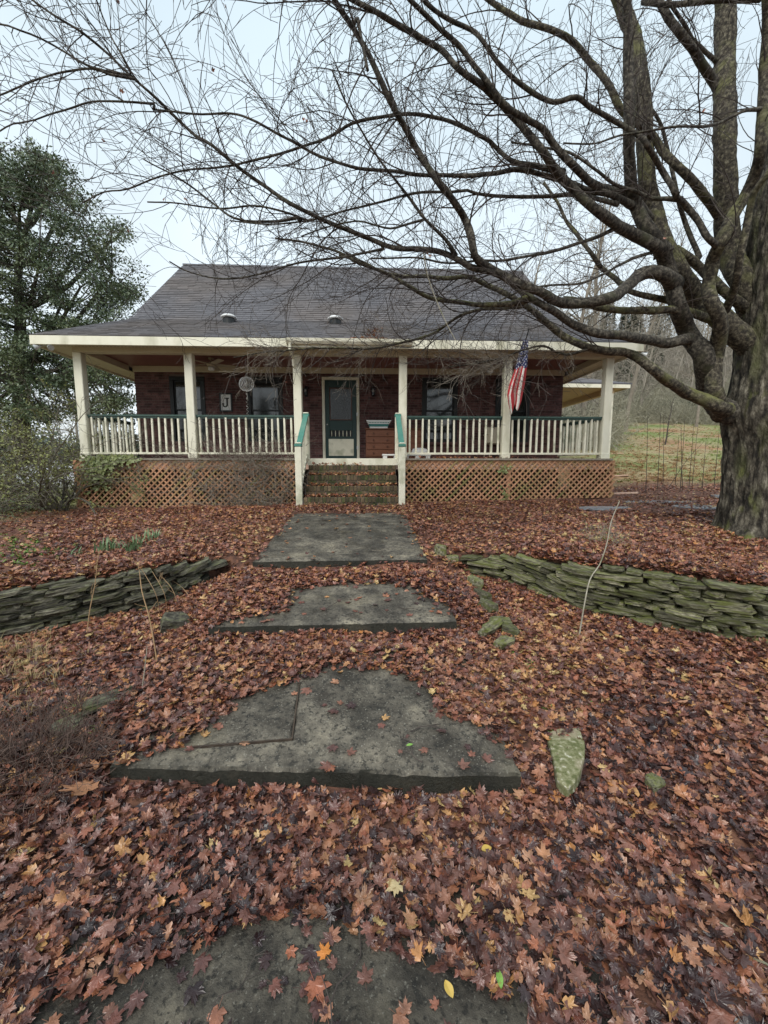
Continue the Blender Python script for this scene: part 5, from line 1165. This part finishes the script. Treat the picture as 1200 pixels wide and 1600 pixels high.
def oval_leaf(px, py, z, L, W_, rz, mat, label):
    p = onZ(px, py, z); mb = MB(); n = 9
    zz = max(gz(p.x, p.y), float(slab_top(np.array([p.x]), np.array([p.y]))[0]))+.035
    for i in range(n+1):
        t = i/n; w = W_*.5*math.sin(math.pi*t)**.8; mb.v += [(t*L-L/2, w, .06*L*math.sin(t*3)), (t*L-L/2, 0, 0.0), (t*L-L/2, -w, .06*L*math.sin(t*3))]
    mb.f = [(3*i+k, 3*i+k+1, 3*i+4+k, 3*i+3+k) for i in range(n) for k in range(2)]
    me = mb.mesh('leaf'); me.materials.append(mat); return tag(inst('leaf', me, None, (p.x, p.y, zz), (0, 0, rz)), label, 'leaf')
gl = lmat('green_leaf', (.16,.32,.06), (.24,.42,.10)); yl = lmat('yellow_leaf', (.48,.32,.06), (.56,.40,.12))
oval_leaf(780, 1546, -.12, .055, .022, 1.45, gl, 'fresh green oval leaf at the bottom of the picture')
oval_leaf(701, 1562, -.12, .05, .028, 1.9, yl, 'yellow oval leaf left of the fresh green one')
oval_leaf(760, 1329, -.1, .05, .035, .2, yl, 'round yellow leaf in the litter below the near slab')
oval_leaf(701, 1327, -.1, .04, .025, .8, gl, 'small dark green leaf in the litter left of the yellow one')
oval_leaf(640, 1163, .1, .04, .02, .3, gl, 'tiny green leaf caught in twigs on the near slab')

# twigs lying on the slabs and in the litter
trng = random.Random(77)
def fallen(px, py, z, L, rz, r_=.003, lab='', mat='twig', kids=3):
    p = onZ(px, py, z); zz = max(gz(p.x, p.y), float(slab_top(np.array([p.x]), np.array([p.y]))[0])); mb = MB(); d = Vector((math.cos(rz), math.sin(rz), 0)); pts = []
    for i in range(9):
        t = i/8-.5; pts.append(Vector((p.x, p.y, zz+.008)) + d*L*t + Vector((-d.y, d.x, 0))*.06*L*math.sin(i*1.3+px) + Vector((0,0,.01*math.sin(i*1.1+py)+.012)))
    mb.tube(pts, [r_*(1-.06*i) for i in range(9)], 5)
    for k in range(kids):
        i = trng.randint(2, 7); a = trng.choice((-1, 1))*trng.uniform(.4, .9); e = Vector((d.x*math.cos(a)-d.y*math.sin(a), d.x*math.sin(a)+d.y*math.cos(a), trng.uniform(0, .15)))
        mb.tube([pts[i], pts[i]+e*L*.14, pts[i]+e*L*.26+Vector((0,0,-.005))], [r_*.6, r_*.5, r_*.3], 4)
    o = obj('twig', mb, M[mat], origin=(p.x, p.y, zz)); return tag(o, lab, 'twig', 'fallen twigs')
fallen(640, 1160, .1, .26, 1.9, .0035, 'forked dark twig in the middle of the near slab')
fallen(665, 1128, .13, .20, .3, .0035, 'dark twig near the right rim of the near slab')
fallen(475, 1065, .16, .14, -.6, .003, 'small twig at the top corner of the grooved panel', kids=1)
fallen(330, 1165, .08, .34, .15, .002, 'thin creeping stem along the left of the near slab')
fallen(545, 1520, -.11, .42, 1.25, .003, 'long green brown stem on the front concrete')
fallen(370, 1545, -.11, .22, .9, .002, 'thin dark twig on the front concrete left of centre')
fallen(150, 1520, -.11, .5, .7, .003, 'long dark twig crossing the leaves at bottom left', kids=1)
fallen(580, 1360, -.1, .06, .9, .006, 'short thick grey stick in the litter below the near slab', 'twiggrey', 0)
fallen(1165, 1490, -.13, .20, 1.9, .004, 'mossy twig at the lower right edge', 'palestick', 1)
fallen(520, 945, .33, .5, 1.3, .003, 'long thin stem lying across the middle slab', kids=4)
fallen(640, 945, .36, .2, -.4, .003, 'short twig on the right of the middle slab')
fallen(605, 858, .55, .4, .35, .003, 'curved pale twig on the far slab', 'twiggrey', 2)
fallen(505, 882, .5, .3, .9, .003, 'dry stem hanging over the front edge of the far slab', 'stalk', 1)

# ------------------------------------------------------------------ stalks, sapling, shrubs in the yard
def stalk(pts, r0, r1, name, label, cat, mat, group=None, kids=0, kidL=.15, seed=1):
    global trng
    trng = random.Random(seed); P = catmull(pts, .05); n = len(P); mb = MB(); mb.tube(P, [r0+(r1-r0)*i/n for i in range(n)], 6)
    for k in range(kids):
        i = trng.randint(n//3, n-1); d = (P[min(i+1, n-1)]-P[max(0, i-1)]).normalized(); grow(mb, P[i], (d+rvec(.6)).normalized(), trng.uniform(.4, 1)*kidL, r1*.8, 2, 3, (0,5,5,0), -.03, .25, .001)
    return tag(obj(name, mb, M[mat], origin=P[0]), label, cat, group)
b_ = onZ(905, 985, .16)
def at(px, py, y): return onY(px, py, y)
stalk([Vector((b_.x, b_.y, gz(b_.x, b_.y)-.02)), at(913,945,b_.y), at(922,905,b_.y+.03), at(937,882,b_.y+.06), at(948,850,b_.y+.08), at(955,815,b_.y+.1), at(968,783,b_.y+.12)], .0065, .0035, 'sapling', 'pale leaning bare sapling stem in front of the right stone wall', 'sapling', 'palestick')
b_ = onZ(135, 990, .12)
stalk([Vector((b_.x, b_.y, gz(b_.x, b_.y)-.02)), at(140,955,b_.y), at(148,915,b_.y), at(152,880,b_.y), at(155,862,b_.y)], .0042, .002, 'dry_stalk', 'orange brown dry stalk standing before the left stone wall', 'stalk', 'stalk', 'dry stalks', 5, .2, 4)
b_ = onZ(246, 1035, .14)
stalk([Vector((b_.x, b_.y, gz(b_.x, b_.y)-.02)), at(240,1000,b_.y), at(232,960,b_.y+.02), at(222,925,b_.y+.04), at(218,893,b_.y+.06)], .005, .0028, 'dry_stalk', 'tall tan stalk leaning left near the end of the left stone wall', 'stalk', 'stalk', 'dry stalks', 4, .2, 5)
for k, (a, b2, c_, d_, lb) in enumerate(((250,965,225,895,'thin pale stem just right of the tall tan stalk'), (262,960,238,893,'second pale stem right of the tall tan stalk'), (278,945,243,892,'long pale stem arching over the left wall end'), (298,935,246,895,'rightmost pale stem arching over the left wall'))):
    y_ = onZ(a, b2, .2).y
    stalk([onZ(a, b2, gz(onZ(a,b2,.2).x, y_)), at((a*.6+c_*.4)+4, b2*.5+d_*.5, y_), at(c_, d_, y_+.05)], .003, .0018, 'dry_stalk', lb, 'stalk', 'stalk', 'dry stalks', 3, .12, 9+k)
b_ = onZ(222, 1085, .08); stalk([Vector((b_.x, b_.y, gz(b_.x, b_.y))), at(225,1055,b_.y), at(230,1010,b_.y)], .004, .002, 'dry_stalk', 'short pale stalk in the leaves below the tall tan one', 'stalk', 'palestick', 'dry stalks')

def shrub(name, base, n, L, r, label, mat, seed, spread=1.0, dens=(5,6,6,0), lean=(0,0), leaf=None, leafmat=None, leafsize=.03, nleaf=0, droop=.0, maxl=3, r0=.1):
    global trng
    trng = random.Random(seed); root = empty(name, base, label, 'shrub'); mb = MB(); ends = []
    for k in range(n):
        a = trng.uniform(0, 6.283); d = Vector((math.cos(a)*spread*trng.uniform(.1, 1)+lean[0], math.sin(a)*spread*trng.uniform(.1, 1)+lean[1], trng.uniform(.5, 1.1))).normalized()
        p = Vector(base) + Vector((math.cos(a), math.sin(a), 0))*trng.uniform(0, r0)
        grow(mb, p, d, L*trng.uniform(.6, 1.1), r*trng.uniform(.6, 1.1), 0, maxl, dens, droop, .2, .0015 if r < .01 else .003)
    o = obj('branches', mb, M[mat], root); o['kind'] = 'stuff'
    if nleaf:
        V = mb.v; lm = MB()
        for k in range(nleaf):
            p = Vector(V[trng.randrange(len(V)//6, len(V))]) + rvec(.03); u = rvec().normalized(); w = u.orthogonal().normalized(); s_ = leafsize*trng.uniform(.6, 1.3)
            lm.add([tuple(p), tuple(p+u*s_*.5+w*s_*.28), tuple(p+u*s_), tuple(p+u*s_*.5-w*s_*.28)], [(0,1,2,3)])
        o = obj('leaves', lm, M[leafmat], root); o['kind'] = 'stuff'
    return root
bx, by = onZ(50, 1225, -.05).xy
shrub('dead_shrub', (bx-.12, by+.12, gz(bx, by)-.02), 170, .33, .005, 'low dark brown dead shrub at the lower left edge', 'deadtwig', 31, 1.5, (9,8,6,0), r0=.34)
bx, by = onZ(940, 868, .55).xy
shrub('small_bush', (bx, by, gz(bx, by)), 16, .30, .003, 'little grey green bush above the right stone wall by the leaning sapling', 'twiggrey', 32, 1.3, (8,8,6,0), leafmat='bush', leafsize=.02, nleaf=260, r0=.12)
bx, by = onZ(92, 800, .58).xy
shrub('large_shrub', (bx, by, gz(bx, by)-.03), 30, 2.7, .028, 'tall sparse shrub with small yellow green leaves left of the porch', 'shrubbark', 33, .8, (3.2,4.5,6,0), (-.3,.1), leafmat='bush', leafsize=.05, nleaf=12500, r0=.22)
bx, by = onZ(-25, 815, .52).xy
shrub('wispy_bush', (bx-.2, by-.3, gz(bx, by)-.02), 46, 1.5, .008, 'grey wispy bush with arching bare stems at the left edge', 'twiggrey', 34, 1.3, (4,5,5,0), droop=-.05, leafmat='evergreen', leafsize=.04, nleaf=2600, r0=.4)

# daffodil clumps
for k, (px_, py_, n_, lb) in enumerate(((160,866,16,'leftmost clump of green daffodil leaves above the left wall'), (180,862,16,'second clump of daffodil leaves from the left'), (205,862,20,'tall middle clump of daffodil leaves'), (222,856,16,'fourth clump of daffodil leaves from the left'), (238,850,20,'rightmost clump of daffodil leaves, nearest the path'), (125,868,14,'low spreading green clump left of the daffodil leaves'))):
    p = onZ(px_, py_, .55); g0 = gz(p.x, p.y); mb = MB()
    for i in range(n_):
        a = rnd.uniform(0, 6.28); s_ = rnd.uniform(.02, .07); h = rnd.uniform(.09, .19)*(.6 if k == 5 else 1); b0 = Vector((p.x+rnd.gauss(0,.05), p.y+rnd.gauss(0,.05), g0-.01)); e = Vector((math.cos(a), math.sin(a), 0)); w = Vector((-e.y, e.x, 0))*.008
        m1, tp = b0+e*s_*.4+Vector((0,0,h*.6)), b0+e*s_*1.3+Vector((0,0,h)); mb.add([tuple(b0-w), tuple(b0+w), tuple(m1+w), tuple(m1-w), tuple(tp+w*.3), tuple(tp-w*.3)], [(0,1,2,3), (3,2,4,5)])
    tag(obj('daffodil_clump', mb, M['daff'], origin=(p.x, p.y, g0)), lb, 'plant', 'daffodil clumps')

# grass and weeds too many to count
def tuft(seed, n, h, spread, w):
    rr = random.Random(seed); mb = MB()
    for i in range(n):
        a = rr.uniform(0, 6.28); e = Vector((math.cos(a), math.sin(a), 0)); b0 = e*rr.uniform(0, spread*.3); hh = h*rr.uniform(.5, 1.1); s_ = spread*rr.uniform(.2, 1); ww = Vector((-e.y, e.x, 0))*w
        m1 = b0+e*s_*.4+Vector((0,0,hh*.65)); tp = b0+e*s_*1.1+Vector((0,0,hh*rr.uniform(.7, 1))); mb.add([tuple(b0-ww), tuple(b0+ww), tuple(m1+ww*.8), tuple(m1-ww*.8), tuple(tp)], [(0,1,2,3), (3,2,4)])
    return mb.mesh('tuft')
def grasset(name, mat, n, h, spread, w):
    ms_ = [tuft(400+i, n, h, spread, w) for i in range(5)]
    for me in ms_: me.materials.append(M[mat])
    return hidden_collection(name, ms_)
def gscatter(name, x, y, s, coll, label, cat='grass'):
    n = len(x); o = scatter(name, np.stack([x, y, ground(x, y)-.01], 1), np.stack([nrg.normal(0,.12,n), nrg.normal(0,.12,n), nrg.uniform(0,6.28,n)], 1), s, nrg.integers(0,5,n), nrg.random(n), coll)
    return tag(o, label, cat, kind='stuff')
dg = grasset('drytuft', 'drygrass', 16, .16, .16, .0022)
p = [onZ(a, b, .03) for a, b in zip(nrg.normal(50, 50, 80), np.clip(nrg.normal(1055, 45, 80), 985, 1150))]
gscatter('dry_grass', np.array([q.x for q in p]), np.array([q.y for q in p]), nrg.uniform(.4, .9, 80), dg, 'tan dry grass in the leaves at the left edge')
wd = grasset('weedtuft', 'weed', 9, .035, .05, .006)
ctr = [(25,870,.52,26,18), (55,862,.52,30,8), (170,1145,.0,8,6), (120,1125,.02,16,10), (330,1125,.1,5,6), (815,1025,.15,14,10), (1085,826,.6,10,3), (870,1110,.03,10,10), (935,1085,.06,8,5), (1180,880,.55,12,6)]
wx, wy = [], []
for a, b, zz, s1, s2 in ctr:
    for k in range(70 if s1 > 20 else 3): q = onZ(a+rnd.gauss(0, s1), b+rnd.gauss(0, s2), zz); wx.append(q.x); wy.append(q.y)
gscatter('weeds', np.array(wx), np.array(wy), nrg.uniform(.8, 1.5, len(wx)), wd, 'small green weeds sprouting through the leaves', 'weeds')
fg = grasset('fieldtuft', 'fieldgrass', 14, .09, .14, .008); dg2 = grasset('fieldtuftdry', 'rust', 14, .08, .16, .008)
n_ = 5000; yy = 12.5 + 30*nrg.random(n_)**1.4; xx = yy*nrg.uniform(.5, 1.05, n_); k_ = np.array([mnoise.noise(Vector((a*.12, b*.3, 5))) for a, b in zip(xx, yy)]) + nrg.normal(0, .15, n_)
gscatter('field_grass', xx[k_ > 0], yy[k_ > 0], nrg.uniform(.4, 1.1, int((k_ > 0).sum())), fg, 'short green grass of the field beyond the house'); gscatter('field_grass', xx[k_ <= 0], yy[k_ <= 0], nrg.uniform(.4, 1.2, int((k_ <= 0).sum())), dg2, 'tan and rusty dry grass of the field beyond the house')
n_ = 1500; xx = nrg.uniform(-14, -6.6, n_); yy = nrg.uniform(8.8, 20, n_)
gscatter('lawn_grass', xx, yy, nrg.uniform(.3, .7, n_), fg, 'short grass left of the house behind the shrub')

# wet drive: rough patches, their sky sheen put into a blue-grey base colour
def wet_drive_mat():
    m = pmat('wet_drive_sheen', [(.20,.215,.235), (.30,.32,.345)], 3, .28, .15, 5, spec=.5); m.node_tree.nodes['Principled BSDF'].inputs['IOR'].default_value = 1.5; return m
M['wet_patch'] = wet_drive_mat()
def wet_patch(cx, cy, rx, ry, label, seed):
    a = onZ(cx, cy, .785); rr = random.Random(seed); zz = max(gz(a.x+u*rx*.8, a.y+v*ry*.8) for u in (-1,0,1) for v in (-1,0,1)) + .006
    P = [(a.x+rx*math.cos(t*.2618)*(1+.28*mnoise.noise(Vector((t*.9, seed, 0)))), a.y+ry*math.sin(t*.2618)*(1+.28*mnoise.noise(Vector((t*.9, seed, 4))))) for t in range(24)]
    mb = MB(); mb.prism([(x_, y_, zz-.05) for x_, y_ in P], (0, 0, .05)); return tag(obj('wet_patch', mb, M['wet_patch'], origin=(a.x, a.y, zz-.05)), label, 'wet_patch', 'wet patches on the drive', 'structure')
wet_patch(1095, 791, .55, .38, 'bright wet patch of drive left of the big trunk', 1); wet_patch(1030, 784, .85, .22, 'long narrow wet patch on the dark drive', 2); wet_patch(945, 792, .5, .16, 'dark wet patch just right of the porch corner', 3); wet_patch(1128, 781, .25, .2, 'small wet patch touching the trunk edge', 4)

# rubble by the porch corner
for k, (px_, py_, L, lb) in enumerate(((962,741,.5,'pale board lying by the right porch corner'), (968,752,.45,'second pale board by the right porch corner'), (978,765,.55,'pinkish plank nearest the drive at the porch corner'))):
    p = onZ(px_, py_+12, .80); mb = MB(); g0 = gz(p.x, p.y); mb.obox((p.x, p.y, g0+.03+.01*k), (1, -.8+.3*k, .05), (.8, 1, 0), (0,0,1), L/2, .07, .018); tag(obj('plank', mb, M['rim'], origin=(p.x, p.y, g0)), lb, 'plank', 'boards by the porch corner')

# dead vine and ivy on the left lattice
trng = random.Random(55); mb = MB()
for k in range(330):
    px_ = trng.triangular(270, 472, 420); p = onY(px_, trng.uniform(715, 795), 9.30); d = Vector((trng.uniform(-1,1), trng.uniform(-.25,.05), trng.uniform(-.5, 1))).normalized()
    grow(mb, p, d, trng.uniform(.3, .8), .0055, 1, 2, (0,5,4,0), -.02, .3, .003)
for k in range(60):
    p = onY(trng.uniform(180, 470), trng.uniform(705, 722), 9.33); grow(mb, p, Vector((trng.uniform(-1,1), -.1, trng.uniform(0, .8))).normalized(), trng.uniform(.3, .9), .004, 1, 2, (0,5,4,0), -.02, .3, .002)
vi = tag(obj('dead_vine', mb, M['twiggrey'], origin=(-3, 9.3, .7)), 'tangled dry brown vine covering the left lattice beside the steps', 'vine')
def leaf_patch(pts, s0, mat, parent, seed, name='leaves'):
    rr = random.Random(seed); lm = MB()
    for p in pts:
        a = rr.uniform(0, 6.28); tl = rr.uniform(.1, .9); u = Vector((math.cos(a), -.3*rr.random(), math.sin(a))); u.normalize(); w = u.cross(Vector((rr.uniform(-.4,.4), -1, rr.uniform(0, .8)))).normalized(); s_ = s0*rr.uniform(.6, 1.3)
        lm.add([tuple(p), tuple(p+u*s_*.35+w*s_*.45), tuple(p+u*s_*.6+w*s_*.18), tuple(p+u*s_), tuple(p+u*s_*.6-w*s_*.18), tuple(p+u*s_*.35-w*s_*.45)], [(0,1,2,3), (0,3,4,5)])
    o = obj(name, lm, M[mat], parent); o['kind'] = 'stuff'; return o
iv = empty('ivy', (-6.2, 9.3, .7), 'green ivy spilling over the left corner of the porch lattice', 'ivy')
pts = []
for k in range(520):
    px_ = trng.triangular(122, 222, 150); top = 713; pts.append(onY(px_, top + abs(trng.gauss(0, 1))*(20 if px_ < 175 else 7), 9.30 - trng.random()*.10))
for k in range(26): pts.append(onY(trng.gauss(152, 8), trng.uniform(745, 768), 9.31))
leaf_patch(pts, .085, 'ivy', iv, 8)
mb = MB()
for k in range(14): grow(mb, onY(trng.uniform(128, 200), 722, 9.31), Vector((trng.uniform(-1,1), -.05, trng.uniform(-.8,.1))).normalized(), .5, .004, 2, 3, (0,3,3,0))
obj('stems', mb, M['twig'], iv)
iv2 = empty('ivy', (2.2, 9.3, .8), 'few ivy leaves climbing the right lattice under the flag', 'ivy')
leaf_patch([onY(trng.gauss(787, 5), trng.choice((trng.uniform(728, 740), trng.uniform(755, 785))), 9.31) for k in range(60)], .06, 'ivy', iv2, 9)

# saplings on the field edge
for k, (px_, pt, pb, ln) in enumerate(((1010,650,758,2), (1029,645,745,3), (1037,650,748,0), (1055,680,758,6), (1064,655,752,6), (1066,660,775,-2), (1078,662,745,6), (1082,668,752,8), (1098,690,752,5), (1118,670,738,6), (1045,690,750,55))):
    y_ = 10.2 + (k % 4)*.5; b0 = onY(px_, pb, y_); b0.z = gz(b0.x, b0.y)-.03
    stalk([b0, onY(px_+ln*.5, (pt+pb)/2, y_), onY(px_+ln, pt, y_)], .009, .003, 'sapling', 'thin bare sapling sprouting at the edge of the field', 'sapling', 'twig', 'saplings at the field edge', 4, .3, 60+k)

# propane tank seen through the shrub
c = onY(92, 748, 12.2); tz = c.z; tkx = c.x; tnk = empty('propane_tank', (tkx, 12.2, gz(tkx, 12.2)), 'long white propane tank behind the shrub left of the house', 'tank')
prof = [(.02,-1.05), (.2,-1.02), (.34,-.92), (.40,-.75), (.40,.75), (.34,.92), (.2,1.02), (.02,1.05)]
g0 = gz(tkx, 12.2); tz = max(tz, g0+.55); m = MB(); m.lathe(prof, (tkx, 12.2, tz), 24, 'x'); obj('shell', m, M['tank'], tnk, smooth=True)
m = MB(); m.lathe([(.14,tz+.38), (.14,tz+.50), (.10,tz+.54), (.01,tz+.55)], (tkx, 12.2, 0), 14); obj('dome_lid', m, M['tank'], tnk)
for s_ in (-.6, .6): m = MB(); m.box(tkx+s_-.06, tkx+s_+.06, 12.0, 12.4, g0-.02, tz-.3); obj('leg', m, M['galv'], tnk)

# ------------------------------------------------------------------ the evergreen left of the house
trng = random.Random(91); nv = 15.5
et = empty('evergreen_tree', (onY(32, 727, nv).x, nv, gz(onY(32, 727, nv).x, nv)), 'tall dark evergreen tree left of the house', 'tree')
tb = et.location.copy(); E1 = lambda px_, py_, dy=0: onY(px_, py_, nv+dy)
tr_ = MB(); P = catmull([tb-Vector((0,0,.2)), E1(33,640), E1(30,560), E1(32,500), E1(28,440), E1(36,380), E1(48,330), E1(62,280), E1(72,240)], .25); tr_.tube(P, [max(.03, .34*(1-i/len(P))) for i in range(len(P))], 10)
obj('trunk', tr_, M['limbdark'], et, smooth=True)
SIL = [(72,228),(95,248),(108,290),(112,305),(132,312),(128,340),(140,352),(150,338),(168,350),(192,345),(208,360),(204,385),(186,398),(212,425),(216,460),(208,482),(190,500),(205,560),(212,600),(212,650),(150,660),(60,668),(-120,690),(-180,560),(-190,420),(-120,330),(-60,270),(-12,215),(8,240),(8,285),(25,258),(40,250),(55,235)]
br = MB(); lf = MB(); made = 0
hubs = []
for q in ((95,478,.3,0), (125,450,-.4,0), (120,395,.8,1), (150,500,.5,0), (60,420,-1.2,1), (-30,470,.5,1), (-80,430,-.5,1), (-20,380,1,2), (90,340,.4,2), (30,330,-.8,2), (70,290,.2,3), (0,290,.5,3), (120,560,-.8,0), (40,590,-1.6,0), (-60,560,1,0), (160,590,1.2,0), (175,430,.0,0), (170,380,.6,1)):
    c = E1(q[0], q[1], q[2]); i = min(len(P)-2, int(len(P)*(.40, .55, .68, .80)[q[3]])); a = P[i]; Q = catmull([a, a.lerp(c, .5)+Vector((0,0,-.35)), c], .3)
    br.tube(Q, [max(.025, .10*(1-.7*k/len(Q))) for k in range(len(Q))], 6, False); hubs += [Q[len(Q)//2], Q[-1], Q[3*len(Q)//4]]
hubs += [P[k] for k in range(len(P)//2, len(P))]
while made < 540:
    px_, py_ = trng.uniform(-190, 218), trng.uniform(215, 690)
    if not in_poly(np.array([px_]), np.array([py_]), SIL)[0]: continue
    if mnoise.noise(Vector((px_*.022, py_*.022, 4.0))) < -.34: continue       # sky holes
    dy = trng.uniform(-2.6, 2.6); c = E1(px_, py_, dy); made += 1
    a = min(hubs, key=lambda h: (h-c).length + (1.5 if h.z > c.z else 0)); Q = catmull([a, a.lerp(c, .5)+Vector((0,0,-.12)), c], .3); br.tube(Q, [max(.008, .03*(1-.7*k/len(Q))) for k in range(len(Q))], 4, False)
    rx, rz = trng.uniform(.36, .66), trng.uniform(.20, .40)
    for s_ in range(8):
        e = c + Vector((trng.gauss(0,.5)*rx, trng.gauss(0,.5)*rx, trng.gauss(0,.5)*rz)); br.tube([c, c.lerp(e, .5)+rvec(.03), e], [.010,.007,.004], 3, False)
    for k in range(235):
        v = rvec().normalized()*(trng.random()**.45); p = c + Vector((v.x*rx, v.y*rx, v.z*rz)); u = (Vector((v.x, v.y, v.z*.4)) + rvec(.7)).normalized(); w = u.cross(rvec()).normalized(); s_ = trng.uniform(.07, .13)
        lf.add([tuple(p), tuple(p+u*s_*.5+w*s_*.22), tuple(p+u*s_), tuple(p+u*s_*.5-w*s_*.22)], [(0,1,2,3)])
obj('branches', br, M['limbdark'], et); co = obj('crown', lf, M['evergreen'], et)

# ------------------------------------------------------------------ bare trees behind the house and the wooded slope
trng = random.Random(17)
def bare_tree(mb, base, H, r0, nb, lean=0.0, minr=.006, dens=(0,1.7,2.2,0), maxl=3, low=.25):
    P = [Vector(base)]; d = Vector((lean, 0, 1)).normalized(); n = 12
    for i in range(n): d = (d + rvec(.05) + Vector((0,0,.06))).normalized(); P.append(P[-1] + d*H/n)
    R_ = [max(minr, r0*(1-.93*i/n)) for i in range(n+1)]; mb.tube(P, R_, 7, False)
    for k in range(nb):
        i = min(n-1, int((low+(1-low)*(k+trng.random())/nb)*n)); a = trng.uniform(0, 6.283); e = Vector((math.cos(a), math.sin(a), trng.uniform(.5, 1.5))).normalized()
        grow(mb, P[i].lerp(P[i+1], trng.random()), e, H*trng.uniform(.16, .34)*(1.15-.6*i/n), R_[i]*.45, 1, maxl, dens, .03, .2, minr, (5,4,3,3))
for k, (px_, y_, H, r0, lb, nb) in enumerate(((868, 24, 15.0, .17, 'pale bare tree nearest the right end of the roof', 24), (905, 27, 16, .19, 'bare tree with two pale trunks right of the roof', 26), (930, 30, 15, .15, 'slim pale bare tree behind the maple limbs', 22),
        (800, 31, 16.5, .16, 'bare tree whose top shows above the right of the ridge', 26), (975, 34, 17, .17, 'bare tree rising behind the long low limb', 22), (1085, 38, 15, .14, 'thin bare tree near the trunk of the maple', 20))):
    b0 = onY(px_, 700, y_); b0.z = gz(b0.x, b0.y)-.1; root = empty('bare_tree', b0, lb, 'tree', 'bare trees behind the house'); mb = MB(); bare_tree(mb, b0, H, r0, nb, trng.uniform(-.12, .12), .008)
    o = obj('trunk_and_branches', mb, M['palebark'], root)
b0 = onY(1040, 684, 24); b0.z = gz(b0.x, b0.y)-.05; mb = MB(); bare_tree(mb, b0, 3.2, .05, 14, .25, .004, low=.12); tag(obj('bare_tree', mb, M['twig'], origin=b0), 'small dark leaning bare tree standing in the field', 'tree')

def lib(name, n, fn, mat):
    ms_ = []
    for i in range(n): mb = MB(); fn(mb, i); me = mb.mesh(name+'mesh'); me.materials.append(M[mat]); ms_.append(me)
    return ms_
O0 = Vector((0,0,0))
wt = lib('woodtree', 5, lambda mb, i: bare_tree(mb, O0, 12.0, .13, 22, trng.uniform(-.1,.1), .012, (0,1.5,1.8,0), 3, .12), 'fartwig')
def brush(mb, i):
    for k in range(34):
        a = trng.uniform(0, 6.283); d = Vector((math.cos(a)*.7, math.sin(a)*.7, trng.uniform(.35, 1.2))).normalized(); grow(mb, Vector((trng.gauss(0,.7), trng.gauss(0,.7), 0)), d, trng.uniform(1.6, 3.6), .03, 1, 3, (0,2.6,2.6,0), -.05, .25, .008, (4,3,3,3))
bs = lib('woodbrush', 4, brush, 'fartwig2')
def conifer(mb, i):
    mb.tube([O0, Vector((0,0,11))], [.16,.02], 5, False)
    for k in range(1500):
        t = trng.random()**.75; a = trng.uniform(0, 6.283); r_ = (1-t)*2.1*trng.uniform(.3, 1)+.15; p = Vector((r_*math.cos(a), r_*math.sin(a), 2+9.2*t-.18*r_)); u = Vector((math.cos(a), math.sin(a), -.25)); w = Vector((-math.sin(a), math.cos(a), trng.uniform(-.4,.4))); s_ = trng.uniform(.25, .5)
        mb.add([tuple(p), tuple(p+u*s_*.5+w*s_*.3), tuple(p+u*s_), tuple(p+u*s_*.5-w*s_*.3)], [(0,1,2,3)])
cf = lib('woodpine', 2, conifer, 'farpine')
def bushy(mb, i):
    for k in range(900):
        v = rvec().normalized()*trng.random()**.5; p = Vector((v.x*1.3, v.y*1.3, 1.1+v.z*1.1)); u = rvec().normalized(); w = u.orthogonal().normalized(); s_ = trng.uniform(.14, .28); mb.add([tuple(p), tuple(p+u*s_*.5+w*s_*.25), tuple(p+u*s_), tuple(p+u*s_*.5-w*s_*.25)], [(0,1,2,3)])
eb = lib('woodshrub', 2, bushy, 'farpine')
wcol = hidden_collection('woodset', wt+bs+cf+eb)
wp = []
def wput(n, y0, y1, a0, a1, kinds, s0, s1, pw=1.0):
    for k in range(n):
        y_ = y0 + (y1-y0)*trng.random()**pw; x_ = y_*trng.uniform(a0, a1); wp.append((x_, y_, gz(x_, y_)-.1, trng.choice(kinds), trng.uniform(s0, s1)))
wput(300, 45, 115, .22, 1.35, [0,1,2,3,4], .7, 1.25); wput(420, 43, 80, .22, 1.35, [5,6,7,8], .8, 1.5); wput(80, 40, 46, .45, 1.2, [5,6,7,8], .5, .9)
wput(26, 60, 115, .5, 1.2, [9,10], .8, 1.3); wput(60, 43, 60, .3, 1.2, [11,12], .6, 1.2)
wput(50, 22, 34, .36, .56, [5,6,7,8], .7, 1.1); wput(14, 20, 30, .38, .55, [11,12], .5, .9); wput(18, 26, 40, .36, .6, [0,1,2,3,4], .55, .85)
wput(90, 24, 50, -1.4, -.42, [5,6,7,8], .7, 1.2); wput(30, 28, 55, -1.4, -.42, [0,1,2,3,4], .5, .9); wput(46, 20, 40, -1.4, -.55, [11,12], .8, 1.6)
wput(70, -26, -50, -1.6, 1.6, [0,1,2,3,4], .8, 1.3); wput(90, -20, -40, -1.6, 1.6, [5,6,7,8], .9, 1.7); wput(50, -22, -44, -1.6, 1.6, [9,10], .6, 1.1)
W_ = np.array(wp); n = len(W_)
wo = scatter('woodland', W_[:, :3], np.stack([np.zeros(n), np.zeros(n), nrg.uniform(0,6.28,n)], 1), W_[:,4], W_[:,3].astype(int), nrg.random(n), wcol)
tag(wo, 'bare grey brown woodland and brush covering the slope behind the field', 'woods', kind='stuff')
